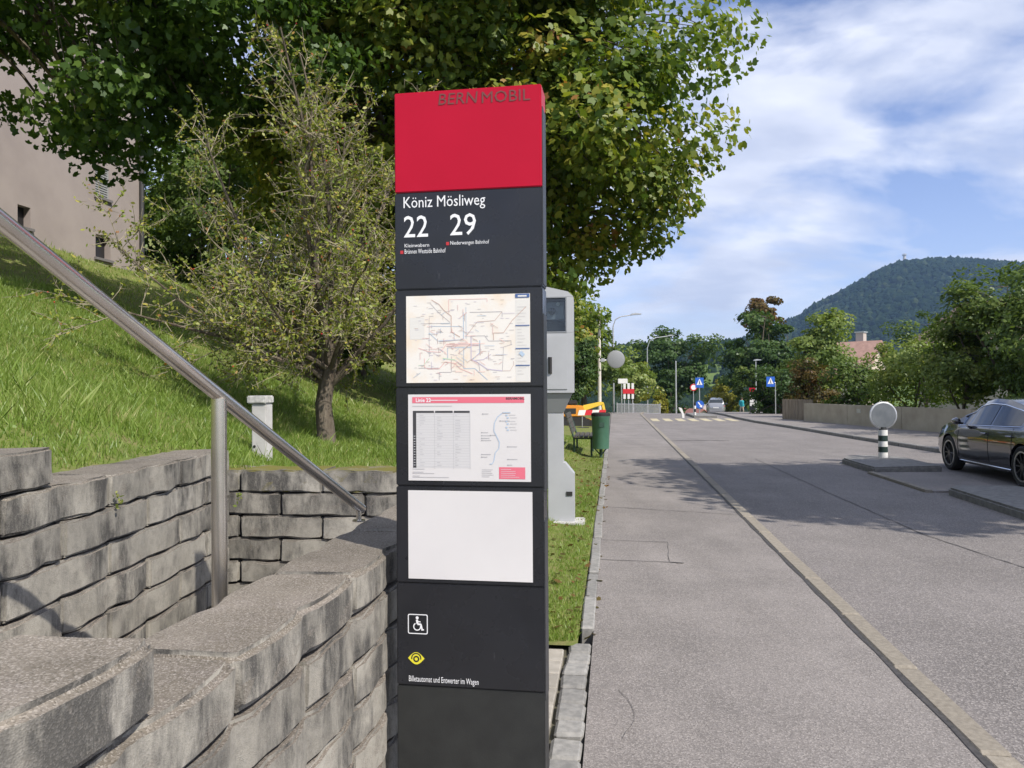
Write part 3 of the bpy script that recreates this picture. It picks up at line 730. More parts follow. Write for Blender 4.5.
    main = [([(0.21, 0.05), (0.27, 0.1), (0.31, 0.17), (0.37, 0.24), (0.37, 0.42), (0.44, 0.48)], 2, 2.2), ([(0.2, 0.09), (0.27, 0.2), (0.36, 0.31)], 4, 1.0),
            ([(0.35, 0.05), (0.66, 0.05), (0.66, 0.09)], 1, 1.2), ([(0.35, 0.05), (0.35, 0.2)], 1, 1.2), ([(0.19, 0.24), (0.19, 0.7)], 4, 0.9), ([(0.12, 0.32), (0.36, 0.32)], 4, 1.0),
            ([(0.19, 0.35), (0.46, 0.36)], 0, 1.2), ([(0.19, 0.43), (0.26, 0.52), (0.46, 0.51)], 0, 1.3), ([(0.27, 0.53), (0.46, 0.51)], 4, 1.3), ([(0.33, 0.56), (0.59, 0.56)], 1, 2.4), ([(0.33, 0.58), (0.59, 0.58)], 1, 1.6),
            ([(0.33, 0.56), (0.28, 0.65), (0.18, 0.64), (0.1, 0.6)], 1, 1.5), ([(0.47, 0.2), (0.47, 0.5)], 0, 1.8), ([(0.49, 0.14), (0.49, 0.5)], 0, 1.2), ([(0.52, 0.2), (0.78, 0.2), (0.78, 0.26)], 4, 1.4),
            ([(0.49, 0.47), (0.58, 0.31), (0.72, 0.3), (0.78, 0.2)], 2, 1.3), ([(0.97, 0.15), (0.86, 0.3), (0.79, 0.44), (0.71, 0.44), (0.71, 0.52)], 2, 1.8), ([(0.53, 0.47), (0.64, 0.47), (0.67, 0.53), (0.85, 0.53), (0.85, 0.58)], 4, 1.2),
            ([(0.53, 0.47), (0.53, 0.74), (0.57, 0.76), (0.66, 0.85), (0.78, 0.87)], 5, 2.2), ([(0.6, 0.52), (0.6, 0.66), (0.54, 0.74)], 0, 2.0), ([(0.55, 0.75), (0.63, 0.74), (0.69, 0.68)], 5, 1.6), ([(0.59, 0.78), (0.6, 0.87)], 4, 1.2),
            ([(0.78, 0.87), (0.79, 0.6), (0.86, 0.57)], 4, 1.0), ([(0.78, 0.87), (0.84, 0.87), (0.87, 0.8), (0.87, 0.76)], 2, 1.0), ([(0.34, 0.6), (0.34, 0.72), (0.3, 0.74)], 0, 1.5), ([(0.34, 0.6), (0.53, 0.6)], 0, 1.6), ([(0.47, 0.6), (0.47, 0.84), (0.56, 0.84), (0.66, 0.97)], 0, 1.4),
            ([(0.37, 0.7), (0.37, 0.88), (0.27, 0.88), (0.27, 0.97)], 4, 1.2), ([(0.15, 0.72), (0.15, 0.82), (0.18, 0.84), (0.27, 0.84), (0.32, 0.76), (0.4, 0.78), (0.44, 0.84), (0.54, 0.9)], 1, 1.6), ([(0.1, 0.83), (0.27, 0.83)], 4, 1.0), ([(0.3, 0.72), (0.4, 0.74)], 3, 2.2), ([(0.19, 0.72), (0.14, 0.8), (0.1, 0.8)], 3, 1.3)]
    for pts, ink, w in main: pl(pts, W_*w*0.75, ink)
    for k in range(120):                         # station names and short branches
        fx, fz = rg.uniform(0.06, 0.86), rg.uniform(0.05, 0.97)
        pl([(fx, fz), (fx + rg.uniform(0.012, 0.04), fz)], 0.0011, rg.choice([2, 4, 4, 5]))
    for k in range(90):
        fx, fz = rg.gauss(0.42, 0.18), rg.gauss(0.6, 0.18); L_ = rg.uniform(0.03, 0.1); a = rg.choice([0, 0.785, 1.57, 2.36])
        if 0.06 < fx < 0.82 and 0.08 < fz < 0.9: pl([(fx, fz), (fx+L_*cos(a), min(0.96, fz+L_*sin(a)))], 0.0012, rg.choice([0, 1, 1, 2, 5]))
    for k in range(22): pl([(0.9, 0.15 + k*0.036), (0.9 + rg.uniform(0.03, 0.08), 0.15+k*0.036)], 0.0008, 4)
    for fz in (0.36, 0.62, 0.81): pl([(0.885, fz), (0.997, fz)], 0.003, 6)
    pl([(0.885, 0.025), (0.997, 0.025)], 0.013, 6); pl([(0.905, 0.028), (0.975, 0.028)], 0.005, 7)
    pl([(0.92, 0.66), (0.95, 0.7)], 0.012, 0)
    b.build('map_print', inks, pm_)
    # --- timetable print
    x0, x1, z0, z1 = tr; b = MB(); yy = [Yp]
    tin = [M_ink_pink, M_ink_black, M_ink_lg, M_ink_lblue, M_ink_grey, M_ink_white, M_ink_pale]
    b.cur = 0
    patch(0.035, 0.03, 0.95, 0.10, 0, Yp); patch(0.745, 0.835, 0.955, 0.97, 0, Yp)
    patch(0.06, 0.22, 0.515, 0.85, 6, Yp+0.0003)
    for f0, f1 in ((0.04, 0.215), (0.225, 0.37), (0.38, 0.51)): patch(f0, 0.19, f1, 0.213, 1, Yp)
    patch(0.04, 0.19, 0.067, 0.85, 1, Yp-0.0002)
    for k in range(21): pl([(0.067, 0.225+k*0.0305), (0.51, 0.225+k*0.0305)], 0.0005, 2)
    for fx in (0.22, 0.375, 0.51): pl([(fx, 0.2), (fx, 0.86)], 0.0009, 2)
    for k in range(20):
        pl([(0.045, 0.24+k*0.0305), (0.06, 0.24+k*0.0305)], 0.0012, 5)
        for fx in (0.095, 0.24, 0.39):
            if rg.random() < 0.85: pl([(fx, 0.24+k*0.0305), (fx+rg.uniform(0.01, 0.05), 0.24+k*0.0305)], 0.0007, 4)
    route = [(0.84, 0.21), (0.78, 0.21), (0.735, 0.26), (0.71, 0.33), (0.705, 0.42), (0.73, 0.49), (0.75, 0.55), (0.745, 0.62), (0.715, 0.67), (0.705, 0.76), (0.69, 0.80), (0.67, 0.80)]
    pl(route, 0.0028, 3)
    for fx, fz in ((0.80, 0.24), (0.81, 0.27), (0.80, 0.31), (0.81, 0.34), (0.80, 0.38), (0.81, 0.41)): pl([(fx, fz), (fx+0.016, fz)], 0.005, 3); pl([(fx+0.025, fz), (fx+0.08, fz)], 0.0009, 4)
    for fx, fz in ((0.61, 0.44), (0.61, 0.475), (0.61, 0.505), (0.61, 0.53), (0.82, 0.60), (0.82, 0.745), (0.82, 0.81), (0.61, 0.69), (0.61, 0.72), (0.62, 0.225), (0.78, 0.215), (0.76, 0.305), (0.68, 0.47)):
        pl([(fx, fz), (fx+rg.uniform(0.03, 0.08), fz)], 0.0013, 4); pl([(fx-0.008, fz), (fx, fz)], 0.003, 4)
    for fz, l in ((0.135, 0.33), (0.865, 0.1), (0.90, 0.09), (0.915, 0.18), (0.945, 0.06), (0.96, 0.30)): pl([(0.035, fz), (0.035+l, fz)], 0.0012, 4)
    for k in range(5): pl([(0.605, 0.865+k*0.02), (0.605+rg.uniform(0.06, 0.11), 0.865+k*0.02)], 0.0010, 4)
    for k in range(5): pl([(0.76, 0.86+k*0.022), (0.76+rg.uniform(0.08, 0.16), 0.86+k*0.022)], 0.0009, 5)
    pl([(0.18, 0.068), (0.41, 0.068)], 0.0022, 5)
    b.build('timetable_print', tin, pt_)
    letter('timetable_heading', 'Linie 22', 416, 397.6, 431, 401.6, M_ink_white, 0.02, pt_, Yp-0.0004)
    letter('timetable_heading', 'BERNMOBIL', 506, 397.2, 524.5, 399.6, M_ink_black, 0.02, pt_, Yp-0.0004)
    return t
make_pillar(True, label='tall black bus stop pillar with red head, route map and timetable', loc=PL, rz=pang)
far_loc = Vector(((752-512)/FPX*71 - 0.25, 71, 0)); far_loc.z = road_drop(inv(far_loc.x, far_loc.y)[1]) + 0.012
make_pillar(False, label='distant red and white bus stop pillar across the road beside the hedge', loc=far_loc, rz=-0.2)

# ------------------------------------------------------------------ leaves, trees
def unit(a): return a / np.maximum(np.linalg.norm(a, axis=1, keepdims=True), 1e-9)
MAPLE = np.array([(0, -0.32), (0.42, -0.18), (0.54, 0.18), (0.22, 0.24), (0.0, 0.56), (-0.22, 0.24), (-0.54, 0.18), (-0.42, -0.18)])
OVAL = np.array([(0, -0.5), (0.28, -0.1), (0.22, 0.25), (0, 0.5), (-0.22, 0.25), (-0.28, -0.1)])
QUAD = np.array([(0, -0.5), (0.36, 0.05), (0, 0.5), (-0.36, 0.05)])
def leaves(name, C, Nn, size, tmpl, m, rnd, rng, curl=0.25):
    n = len(C); k = len(tmpl); Nn = unit(Nn)
    a = rng.normal(size=(n, 3)); U = unit(np.cross(Nn, a)); V = np.cross(Nn, U)
    t = tmpl[None, :, :] * np.asarray(size).reshape(-1, 1, 1)
    droop = -curl * (t[..., 0]**2 + t[..., 1]**2) / np.maximum(np.asarray(size).reshape(-1, 1), 1e-6)
    P = C[:, None, :] + t[..., 0:1]*U[:, None, :] + t[..., 1:2]*V[:, None, :] + droop[..., None]*Nn[:, None, :]
    return np_mesh(name, P.reshape(-1, 3), k, m, rnd)
def bez(a, c, b_, n):
    return [a*(1-i/n)**2 + c*2*(1-i/n)*(i/n) + b_*(i/n)**2 for i in range(n+1)]
def tree(name, label, base, fork, r0, cc, cr, nclump, nleaf, lsize, tmpl, lm, seed, clump=0.55, hollow=0.45, zcut=None, group=None, cat='tree', sides=7, bark=None, lobes=0.28, rshift=0.0, upw=0.7):
    rng = np.random.default_rng(seed); base = Vector(base); cc = np.array(cc, float); cr_ = np.array(cr, float)
    t = thing(name, label, cat, base, 0, group); B0 = np.array(base)
    dirs = unit(rng.normal(size=(nclump*3, 3)))
    ph = rng.uniform(0, 6, 9)
    lb = 1 + lobes*(np.sin(3.1*dirs[:, 0]+ph[0])*np.sin(2.7*dirs[:, 1]+ph[1]) + np.sin(4.3*dirs[:, 2]+ph[2])*np.sin(3.7*dirs[:, 0]+ph[3])*0.8 + 0.5*np.sin(8*dirs[:, 1]+ph[4])*np.sin(7*dirs[:, 2]+ph[5]))
    rad = (hollow**3 + rng.random(len(dirs))*(1-hollow**3))**(1/3)
    nb = max(22, nclump//6); rb = 0.62*float(cr_.mean())/nb**(1/3)*(1.62 if nclump > 150 else 1.85)
    big = cc + dirs[:nb*2]*(cr_-rb*0.6)*(np.maximum(rad[:nb*2], hollow+0.15)*lb[:nb*2])[:, None]
    if zcut is not None: big = big[big[:, 2] > zcut + rb*0.3]
    big = big[:nb]; nb = len(big)
    bi = np.arange(nclump*2) % nb; d2 = unit(rng.normal(size=(nclump*2, 3)) + 0.35*unit(big[bi]-cc) + np.array([0, 0, 0.2]))
    pc = big[bi] + d2*(rb*rng.uniform(0.55, 1.0, nclump*2)*rng.uniform(0.75, 1.2, nb)[bi])[:, None]*np.array([1.1, 1.1, 0.85])
    if zcut is not None: bi = bi[pc[:, 2] > zcut]; pc = pc[pc[:, 2] > zcut]
    pc = pc[:nclump]; bi = bi[:nclump]
    mb = MB(); forkp = base + Vector((0, 0, fork)); wob = Vector((rng.normal(0, 0.06)*fork, rng.normal(0, 0.06)*fork, 0))
    mb.tube([base - Vector((0, 0, 0.3)), base + Vector((0, 0, 0.12*fork)), base + wob + Vector((0, 0, fork*0.55)), forkp], [r0*1.35, r0*1.08, r0*0.9, r0*0.75], sides+2)
    nodes = []; K = max(4, min(9, nclump//14))
    for k in range(K):
        an = 2*pi*k/K + rng.uniform(-0.3, 0.3); el = rng.uniform(0.0, 0.75)
        e = cc + cr_*np.array([cos(an)*cos(el), sin(an)*cos(el), sin(el)])*rng.uniform(0.5, 0.72)
        if k == 0: e = cc + cr_*np.array([0.05, 0, 0.75])
        e = Vector(e); st = base + wob*0.9 + Vector((0, 0, fork*rng.uniform(0.72, 1.0)))
        c = st.lerp(e, 0.5) + Vector((rng.normal(0, 0.3), rng.normal(0, 0.3), 0.12*(e-st).length))
        pts = bez(st, c, e, 6)
        rs = [r0*0.55*(1-0.86*i/6) for i in range(7)]
        mb.tube(pts, rs, sides); nodes += [(p, r) for p, r in zip(pts[1:], rs[1:])]
    NP = np.array([tuple(p) for p, _ in nodes])
    for p in pc:
        i = int(np.argmin(((NP - p)**2).sum(1) + 0.5*np.abs(NP[:, 2]-p[2]))); s, r = nodes[i]; e = Vector(p)
        c = s.lerp(e, 0.5) + Vector((rng.normal(0, 0.1), rng.normal(0, 0.1), 0.1))*(e-s).length
        mb.tube(bez(s, c, e, 3), [min(r, 0.02+0.012*(e-s).length)*(1-0.8*j/3) for j in range(4)], 4, cap=False)
    mb.xf = Matrix.Identity(4); mb.v = [(x-base.x, y-base.y, z-base.z) for x, y, z in mb.v]
    mb.build('trunk', bark or M_bark, t, smooth=True)
    per = rng.poisson(nleaf/len(pc), len(pc)); ci = np.repeat(np.arange(len(pc)), per); n = len(ci)
    cs = clump*rng.uniform(0.6, 1.3, len(pc))
    off = rng.normal(size=(n, 3)); off *= np.minimum(1, 1.5/np.maximum(np.linalg.norm(off, axis=1, keepdims=True), 1e-6)); off = off*np.array([1, 1, 0.62]); C = pc[ci] + off*cs[ci][:, None]
    out = unit(C - big[bi][ci])*0.6 + unit(C - cc)*0.35
    Nn = out + np.array([0, 0, upw*0.75]) + rng.normal(size=(n, 3))*0.55
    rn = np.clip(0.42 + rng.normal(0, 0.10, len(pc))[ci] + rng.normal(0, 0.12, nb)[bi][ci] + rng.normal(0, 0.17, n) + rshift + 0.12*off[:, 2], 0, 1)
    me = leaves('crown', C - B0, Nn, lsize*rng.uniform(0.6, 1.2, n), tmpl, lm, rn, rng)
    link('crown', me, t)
    return t
def bz(x, y): return slope_h(x, y) - 0.02
def gz(x, y): return ground_z(x, y)

# the big maple behind the stop and its dark neighbour up the bank
tree('maple_tree', 'big green maple with sunlit yellowing crown above the bus stop pillar', (-1.6, 14.2, bz(-1.6, 14.2)), 2.6, 0.26, (-1.25, 14.0, 6.7), (4.75, 4.5, 4.2), 720, 100000, 0.128, MAPLE, L_maple, 11, 0.42, 0.38, zcut=3.0, lobes=0.10)
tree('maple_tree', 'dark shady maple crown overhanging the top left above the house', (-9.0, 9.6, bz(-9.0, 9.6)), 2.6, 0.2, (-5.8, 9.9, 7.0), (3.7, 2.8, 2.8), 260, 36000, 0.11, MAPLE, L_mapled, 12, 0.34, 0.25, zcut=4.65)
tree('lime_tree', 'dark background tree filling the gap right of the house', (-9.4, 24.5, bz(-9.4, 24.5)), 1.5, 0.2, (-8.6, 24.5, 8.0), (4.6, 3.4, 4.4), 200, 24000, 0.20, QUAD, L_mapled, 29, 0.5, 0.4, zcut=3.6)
# undergrowth behind the thorn bush
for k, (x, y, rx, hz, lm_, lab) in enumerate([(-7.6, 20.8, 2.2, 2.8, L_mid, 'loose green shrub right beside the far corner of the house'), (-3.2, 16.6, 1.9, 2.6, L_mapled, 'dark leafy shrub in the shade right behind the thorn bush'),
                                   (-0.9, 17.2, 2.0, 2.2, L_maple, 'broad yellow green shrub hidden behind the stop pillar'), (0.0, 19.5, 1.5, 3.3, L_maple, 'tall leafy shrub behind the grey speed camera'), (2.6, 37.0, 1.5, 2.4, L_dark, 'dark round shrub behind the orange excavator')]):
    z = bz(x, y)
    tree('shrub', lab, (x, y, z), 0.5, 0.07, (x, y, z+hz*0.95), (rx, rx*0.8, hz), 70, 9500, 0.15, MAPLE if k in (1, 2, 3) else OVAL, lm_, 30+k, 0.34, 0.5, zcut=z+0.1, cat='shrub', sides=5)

# the thorny bush with its sparse leaves
def thorn_bush():
    base = Vector((at(326, 448, 8.2).x, 8.2, 0)); base.z = slope_h(base.x, base.y) - 0.03
    rng = random.Random(77); nr = np.random.default_rng(77)
    t = thing('thorn_bush', 'sparse thorny bush with twiggy branches and small yellowish leaves on the bank', 'bush', base)
    mb = MB(); tw = MB(); LP = []; LN = []; BP = []
    mb.tube([(0, 0, -0.2), (0.0, 0, 0.1), (-0.03, 0, 0.45), (0.03, 0.02, 0.85)], [0.125, 0.10, 0.088, 0.08], 9)
    def rv(s): return Vector((rng.gauss(0, s), rng.gauss(0, s), rng.gauss(0, s)))
    def path(p, d, L, n, wig, up):
        pts = [p]; d = d.normalized()
        for i in range(n):
            d = (d + rv(wig) + Vector((0, 0, up))).normalized(); pts.append(pts[-1] + d*L/n)
        return pts, d
    def leaf(p):
        LP.append(tuple(p)); LN.append((rng.gauss(0, 0.6), rng.gauss(0, 0.6) - 0.2, rng.gauss(0.5, 0.5)))
    def twig(p, d, L):
        pts, _ = path(p, d, L, 3, 0.16, 0.02)
        tw.tube(pts, [0.0045, 0.0038, 0.003, 0.0018], 3, cap=False)
        for i in range(int(L*62)):
            f = rng.random()*2.99; k = int(f); q = pts[k].lerp(pts[k+1], f-k)
            if rng.random() < 0.62: leaf(q + rv(0.018))
        for i in range(int(L*11)):                      # thorn spurs
            f = rng.random()*2.99; k = int(f); q = pts[k].lerp(pts[k+1], f-k)
            tw.tube([q, q + rv(0.035)], [0.0028, 0.0012], 3, cap=False)
        if rng.random() < 0.03: BP.append(tuple(pts[-1]))
    def branch(p, d, L, r, lev):
        n = 6 if lev == 1 else 4
        pts, _ = path(p, d, L, n, 0.10 if lev == 1 else 0.15, 0.05 if lev == 1 else 0.015)
        (mb if lev == 1 else tw).tube(pts, [r*(1-0.8*i/n) for i in range(n+1)], 6 if lev == 1 else 4, cap=False)
        if lev == 1:
            for i in range(int(7 + L*4.2)):
                f = rng.uniform(0.18, 1.0)*n*0.999; k = int(f); q = pts[k].lerp(pts[k+1], f-k)
                dd = (pts[k+1]-pts[k]).normalized()*0.65 + rv(0.55)
                branch(q, dd, rng.uniform(0.35, 0.95)*(1-0.25*f/n), max(0.006, r*0.36*(1-0.6*f/n)), 2)
        else:
            for i in range(int(4 + L*7.5)):
                f = rng.uniform(0.1, 1.0)*n*0.999; k = int(f); q = pts[k].lerp(pts[k+1], f-k)
                dd = (pts[k+1]-pts[k]).normalized()*0.6 + rv(0.6)
                twig(q, dd, rng.uniform(0.12, 0.38))
    specs = []
    for k in range(11):
        an = 2*pi*k/11 + rng.uniform(-0.2, 0.2); el = rng.uniform(0.28, 0.85)
        specs.append((Vector((cos(an)*cos(el), sin(an)*cos(el)*0.8, sin(el))), rng.uniform(1.3, 1.95), 0.028))
    for k in range(9):
        an = 2*pi*k/9 + rng.uniform(-0.3, 0.3); el = rng.uniform(1.0, 1.45)
        specs.append((Vector((cos(an)*cos(el), sin(an)*cos(el), sin(el))), rng.uniform(2.4, 3.7), 0.038))
    specs += [(Vector((-0.85, -0.2, 0.28)), 2.3, 0.03), (Vector((-0.8, 0.1, 0.62)), 2.5, 0.03), (Vector((-0.55, 0, 0.9)), 3.0, 0.032), (Vector((-0.7, -0.3, 0.45)), 2.4, 0.03)]
    for d, L, r in specs: branch(Vector((rng.uniform(-0.03, 0.06), 0.02, rng.uniform(0.6, 0.84))), d, L, r, 1)
    mb.build('trunk', M_bark, t, smooth=True); tw.build('twigs', M_twig, t)
    C = np.array(LP); n = len(C)
    link('crown', leaves('crown', C, np.array(LN), nr.uniform(0.026, 0.052, n), OVAL, L_hawth, np.clip(nr.normal(0.45, 0.24, n), 0, 1), nr), t)
    bb = MB()
    for p in BP: bb.lathe([(0, -0.008), (0.008, 0), (0, 0.008)], 5, c=p)
    bb.build('berries', M_red, t)['kind'] = 'stuff'
thorn_bush()

# row of trees further along the left side
tree('tree', 'tall olive green tree behind the white pole with round mirror', (4.6, 50, gz(4.6, 50)), 2.0, 0.22, (4.0, 50, 4.1), (3.0, 3.0, 3.6), 90, 9000, 0.30, QUAD, L_mid, 41, 0.5, 0.4, zcut=0.2, rshift=0.1)
tree('tree', 'brownish tree behind the speed camera above the litter bin', (1.4, 42, gz(1.4, 42)), 2.0, 0.2, (1.6, 42, 4.5), (3.1, 2.6, 3.8), 90, 9000, 0.28, QUAD, L_maple, 42, 0.5, 0.4, zcut=0.2, rshift=0.15)
tree('tree', 'dark green tree standing beyond the far street lamp', (20.5, 100, gz(20.5, 100)), 2.5, 0.3, (20.3, 100, 4.4), (5.6, 5, 5.2), 110, 9000, 0.5, QUAD, L_dark, 43, 0.8, 0.3, zcut=-1)
tree('tree', 'low autumn tinted tree beside the grey railing', (12.4, 78, gz(12.4, 78)), 1.2, 0.15, (12.2, 78, 2.0), (2.5, 2.5, 3.2), 60, 5000, 0.34, QUAD, L_light, 44, 0.5, 0.3, zcut=-2, rshift=0.1)
tree('bush', 'small light green bush at the foot of the far lamp pole', (14.0, 71, gz(14, 71)), 0.4, 0.06, (13.6, 71, -0.2), (1.2, 1.1, 1.5), 30, 2600, 0.24, QUAD, L_yellow, 45, 0.3, 0.3, zcut=-2, cat='bush', sides=4)
tree('bush', 'bright yellow green bush behind the parked grey car', (24.3, 88, gz(24.3, 88)), 0.5, 0.1, (24.3, 88, 0.1), (2.6, 2.2, 2.2), 50, 4200, 0.32, QUAD, L_yellow, 46, 0.5, 0.3, zcut=-3, cat='bush', sides=4)
tree('tree', 'dark conical tree to the left of the crossing sign', (18.6, 92, gz(18.6, 92)), 0.8, 0.1, (18.6, 92, 0.4), (1.8, 1.6, 3.4), 40, 3600, 0.34, QUAD, L_dark, 47, 0.4, 0.2, zcut=-4)
# right-hand side
tree('tree', 'tall dark tree with rust tinted top right of the crossing', (26.0, 80, gz(26, 80)), 2.0, 0.3, (26.2, 80, 4.6), (3.9, 3.4, 5.6), 150, 15000, 0.40, QUAD, L_dark, 51, 0.55, 0.35, zcut=-1)
tree('tree', 'rust brown autumn tree peeking over the dark roadside tree', (27.6, 87, gz(27.6, 87)), 4.0, 0.2, (28.4, 87, 9.2), (2.4, 2.2, 2.6), 60, 6500, 0.36, QUAD, L_autumn, 52, 0.45, 0.3, zcut=3)
tree('tree', 'pale green loose tree between the hedge and the gabled house', (21.0, 53, gz(21, 53)), 1.5, 0.2, (20.8, 53, 3.2), (2.4, 2.4, 3.5), 80, 8000, 0.28, QUAD, L_light, 53, 0.5, 0.35, zcut=-0.5)
tree('hedge', 'dark clipped hedge at the left end of the beige wall', (15.6, 44.5, gz(15.6, 44.5)), 0.5, 0.1, (15.6, 44.5, 1.0), (1.9, 1.5, 1.7), 60, 6500, 0.17, QUAD, L_dark, 54, 0.3, 0.5, zcut=-0.2, cat='hedge', sides=4)
tree('hedge', 'rounded green hedge behind the far bus stop pillar', (24.2, 76, gz(24.2, 76)), 0.5, 0.1, (24.2, 76, 1.0), (2.5, 1.8, 2.7), 60, 7000, 0.26, QUAD, L_mid, 55, 0.35, 0.5, zcut=-1, cat='hedge', sides=4)
tree('shrub', 'copper leaved shrub standing at the beige wall end', (14.8, 37.5, gz(14.8, 37.5)), 0.4, 0.08, (14.8, 37.8, 1.2), (1.7, 1.3, 1.4), 45, 4800, 0.16, QUAD, L_autumn, 56, 0.28, 0.4, zcut=-0.2, cat='shrub', sides=4, rshift=-0.1)
for k, (x, y, rx, cz, rz_, lm_, lab) in enumerate([
        (15.0, 33.5, 1.7, 1.5, 1.5, L_mid, 'green shrub spilling over the beige wall near its left end'),
        (15.6, 30.0, 1.9, 2.0, 1.9, L_light, 'light green shrub leaning over the middle of the beige wall'),
        (15.6, 26.6, 1.7, 2.3, 2.0, L_light, 'bright leafy shrub above the beige wall behind the bollard'),
        (16.6, 24.2, 1.9, 2.6, 2.0, L_mid, 'bushy green shrub at the right end of the beige wall'),
        (18.4, 24.6, 2.0, 1.6, 1.7, L_dark, 'dark low shrub filling the gap beneath the fruit trees'),
        (19.4, 36.0, 2.2, 2.6, 2.4, L_mid, 'rounded garden tree in front of the gabled house')]):
    tree('shrub', lab, (x, y, gz(x, y)), 0.8, 0.08, (x, y, cz), (rx, rx*0.9, rz_), 62, 7500, 0.145, OVAL, lm_, 60+k, 0.32, 0.45, zcut=0.05, cat='shrub', sides=5)
tree('fruit_tree', 'large leafy tree rising above the beige wall behind the dark car', (16.6, 25.6, gz(16.6, 25.6)), 1.6, 0.16, (16.4, 25.6, 3.1), (2.4, 2.5, 2.3), 120, 14000, 0.16, OVAL, L_mid, 70, 0.36, 0.5, zcut=0.6)
tree('fruit_tree', 'dense dark tree at the right edge directly behind the car roof', (16.2, 22.6, gz(16.2, 22.6)), 1.3, 0.18, (16.6, 22.4, 2.7), (2.3, 2.2, 2.7), 130, 15000, 0.15, OVAL, L_mid, 71, 0.36, 0.5, zcut=0.5)
tree('street_tree', 'roadside tree outside the view to the right shading the road', (13.6, 6.4, -0.1), 3.0, 0.2, (10.7, 7.6, 7.3), (4.4, 3.5, 2.3), 190, 30000, 0.24, QUAD, L_mid, 72, 0.6, 0.4)
tree('street_tree', 'second roadside tree outside the view shading the right pavement', (19.0, 13.6, -0.1), 3.0, 0.2, (18.9, 13.6, 5.4), (3.6, 3.6, 2.8), 90, 7000, 0.26, QUAD, L_mid, 73, 0.6, 0.4)

# ------------------------------------------------------------------ grass blades
def grass():
    rng = np.random.default_rng(5); Ps = []
    def samp(n, q0, q1, t0, t1, power=1.0):
        q = q0 + (q1-q0)*rng.random(n); t = t0 + (t1-t0)*rng.random(n)**power
        return q, t
    sets = [samp(230000, 2.0, 8.0, 2.0, 10.5, 1.15), samp(70000, 1.0, 8.0, 4.68, 12, 1.2), samp(70000, 2.5, 16, 9, 22), samp(50000, 0.10, 1.6, 4.72, 12, 1.5), samp(26000, 0.10, 2.6, 10, 24)]
    q = np.concatenate([a for a, _ in sets]); t = np.concatenate([b_ for _, b_ in sets])
    nearp = np.concatenate([np.full(len(a), i) for i, (a, _) in enumerate(sets)])
    X = ORG.x - RNRM.x*q + RDIR.x*t; Yy = ORG.y - RNRM.y*q + RDIR.y*t
    patch = 0.5 + 0.25*np.sin(X*2.1+1)*np.sin(Yy*1.7) + 0.25*np.sin(X*5.3+Yy*3.1)*np.sin(Yy*4.7-X*2)
    keep = (rng.random(len(X)) < 0.35 + 0.75*patch) & ((X < -1.95) | (Yy > 4.72))
    X, Yy, patch, nearp = X[keep], Yy[keep], patch[keep], nearp[keep]
    Z = np.array([slope_h(a, b_) for a, b_ in zip(X, Yy)]) - 0.01
    n = len(X); verge = nearp >= 3
    H = np.where(verge, rng.uniform(0.02, 0.06, n), rng.uniform(0.03, 0.085, n)*(0.6+0.8*patch)*np.where(rng.random(n) < 0.05, 1.9, 1.0)); Wd = np.where(verge, 0.0018, 0.0020)*rng.uniform(0.7, 1.6, n)*(1+Yy/9)
    an = rng.uniform(0, 2*pi, n); la = rng.uniform(0, 2*pi, n); ln = rng.uniform(0.1, 0.9, n)
    sx, sy = np.cos(an)*Wd, np.sin(an)*Wd; lx, ly = np.cos(la)*ln*H, np.sin(la)*ln*H
    b0 = np.stack([X, Yy, Z], 1)
    def pt(wf, hf, lf): return b0 + np.stack([sx*wf + lx*lf, sy*wf + ly*lf, H*hf], 1)
    V = np.stack([pt(-1, 0, 0), pt(1, 0, 0), pt(0.8, 0.60, 0.54), pt(0, 1.0 , 1.0)], 1).reshape(-1, 3)
    rn = np.clip(0.2 + 0.45*patch + rng.normal(0, 0.16, n) + (rng.random(n) < 0.05)*0.4, 0, 1)
    o = link('grass', np_mesh('grass', V, 4, L_grass, rn))
    tag(o, 'rough green grass covering the bank and the verge', 'grass', kind='stuff')
    # broad-leaved weeds among the grass
    m = 520; q = 2.1 + 6.5*rng.random(m); t = 2 + 10*rng.random(m); ok = (t > 4.9) | (q > 2.2); q, t = q[ok], t[ok]; m = len(q)
    X = ORG.x - RNRM.x*q + RDIR.x*t; Yy = ORG.y - RNRM.y*q + RDIR.y*t; Z = np.array([slope_h(a, b_) for a, b_ in zip(X, Yy)])
    rep = 5; C = np.repeat(np.stack([X, Yy, Z+0.045], 1), rep, 0) + rng.normal(size=(m*rep, 3))*np.array([0.035, 0.035, 0.018])
    me = leaves('weeds', C, rng.normal(size=(m*rep, 3))*0.5 + np.array([0, -0.2, 0.9]), rng.uniform(0.014, 0.034, m*rep), OVAL, L_grass, np.clip(rng.normal(0.42, 0.14, m*rep), 0, 1), rng)
    tag(link('weeds', me), 'broad leaved weeds scattered through the grass bank', 'weeds', kind='stuff')
    # fallen leaves on the verge and pavement edge
    m = 420; s = -1.3 + 1.35*rng.random(m)**0.7; t = 4.8 + 13*rng.random(m)**1.4
    P_ = np.array([tuple(R(a, b_, 0)) for a, b_ in zip(s, t)]); P_[:, 2] = [max(0.006, slope_h(x, y)+0.03) if a < -0.09 else 0.008 for (x, y, _), a in zip(P_, s)]
    me = leaves('fallen_leaves', P_, rng.normal(size=(m, 3))*0.3 + np.array([0, 0, 1]), rng.uniform(0.03, 0.07, m), MAPLE, L_autumn, rng.random(m), rng, 0.05)
    tag(link('fallen_leaves', me), 'dry brown fallen leaves along the verge', 'fallen leaves', kind='stuff')
grass()
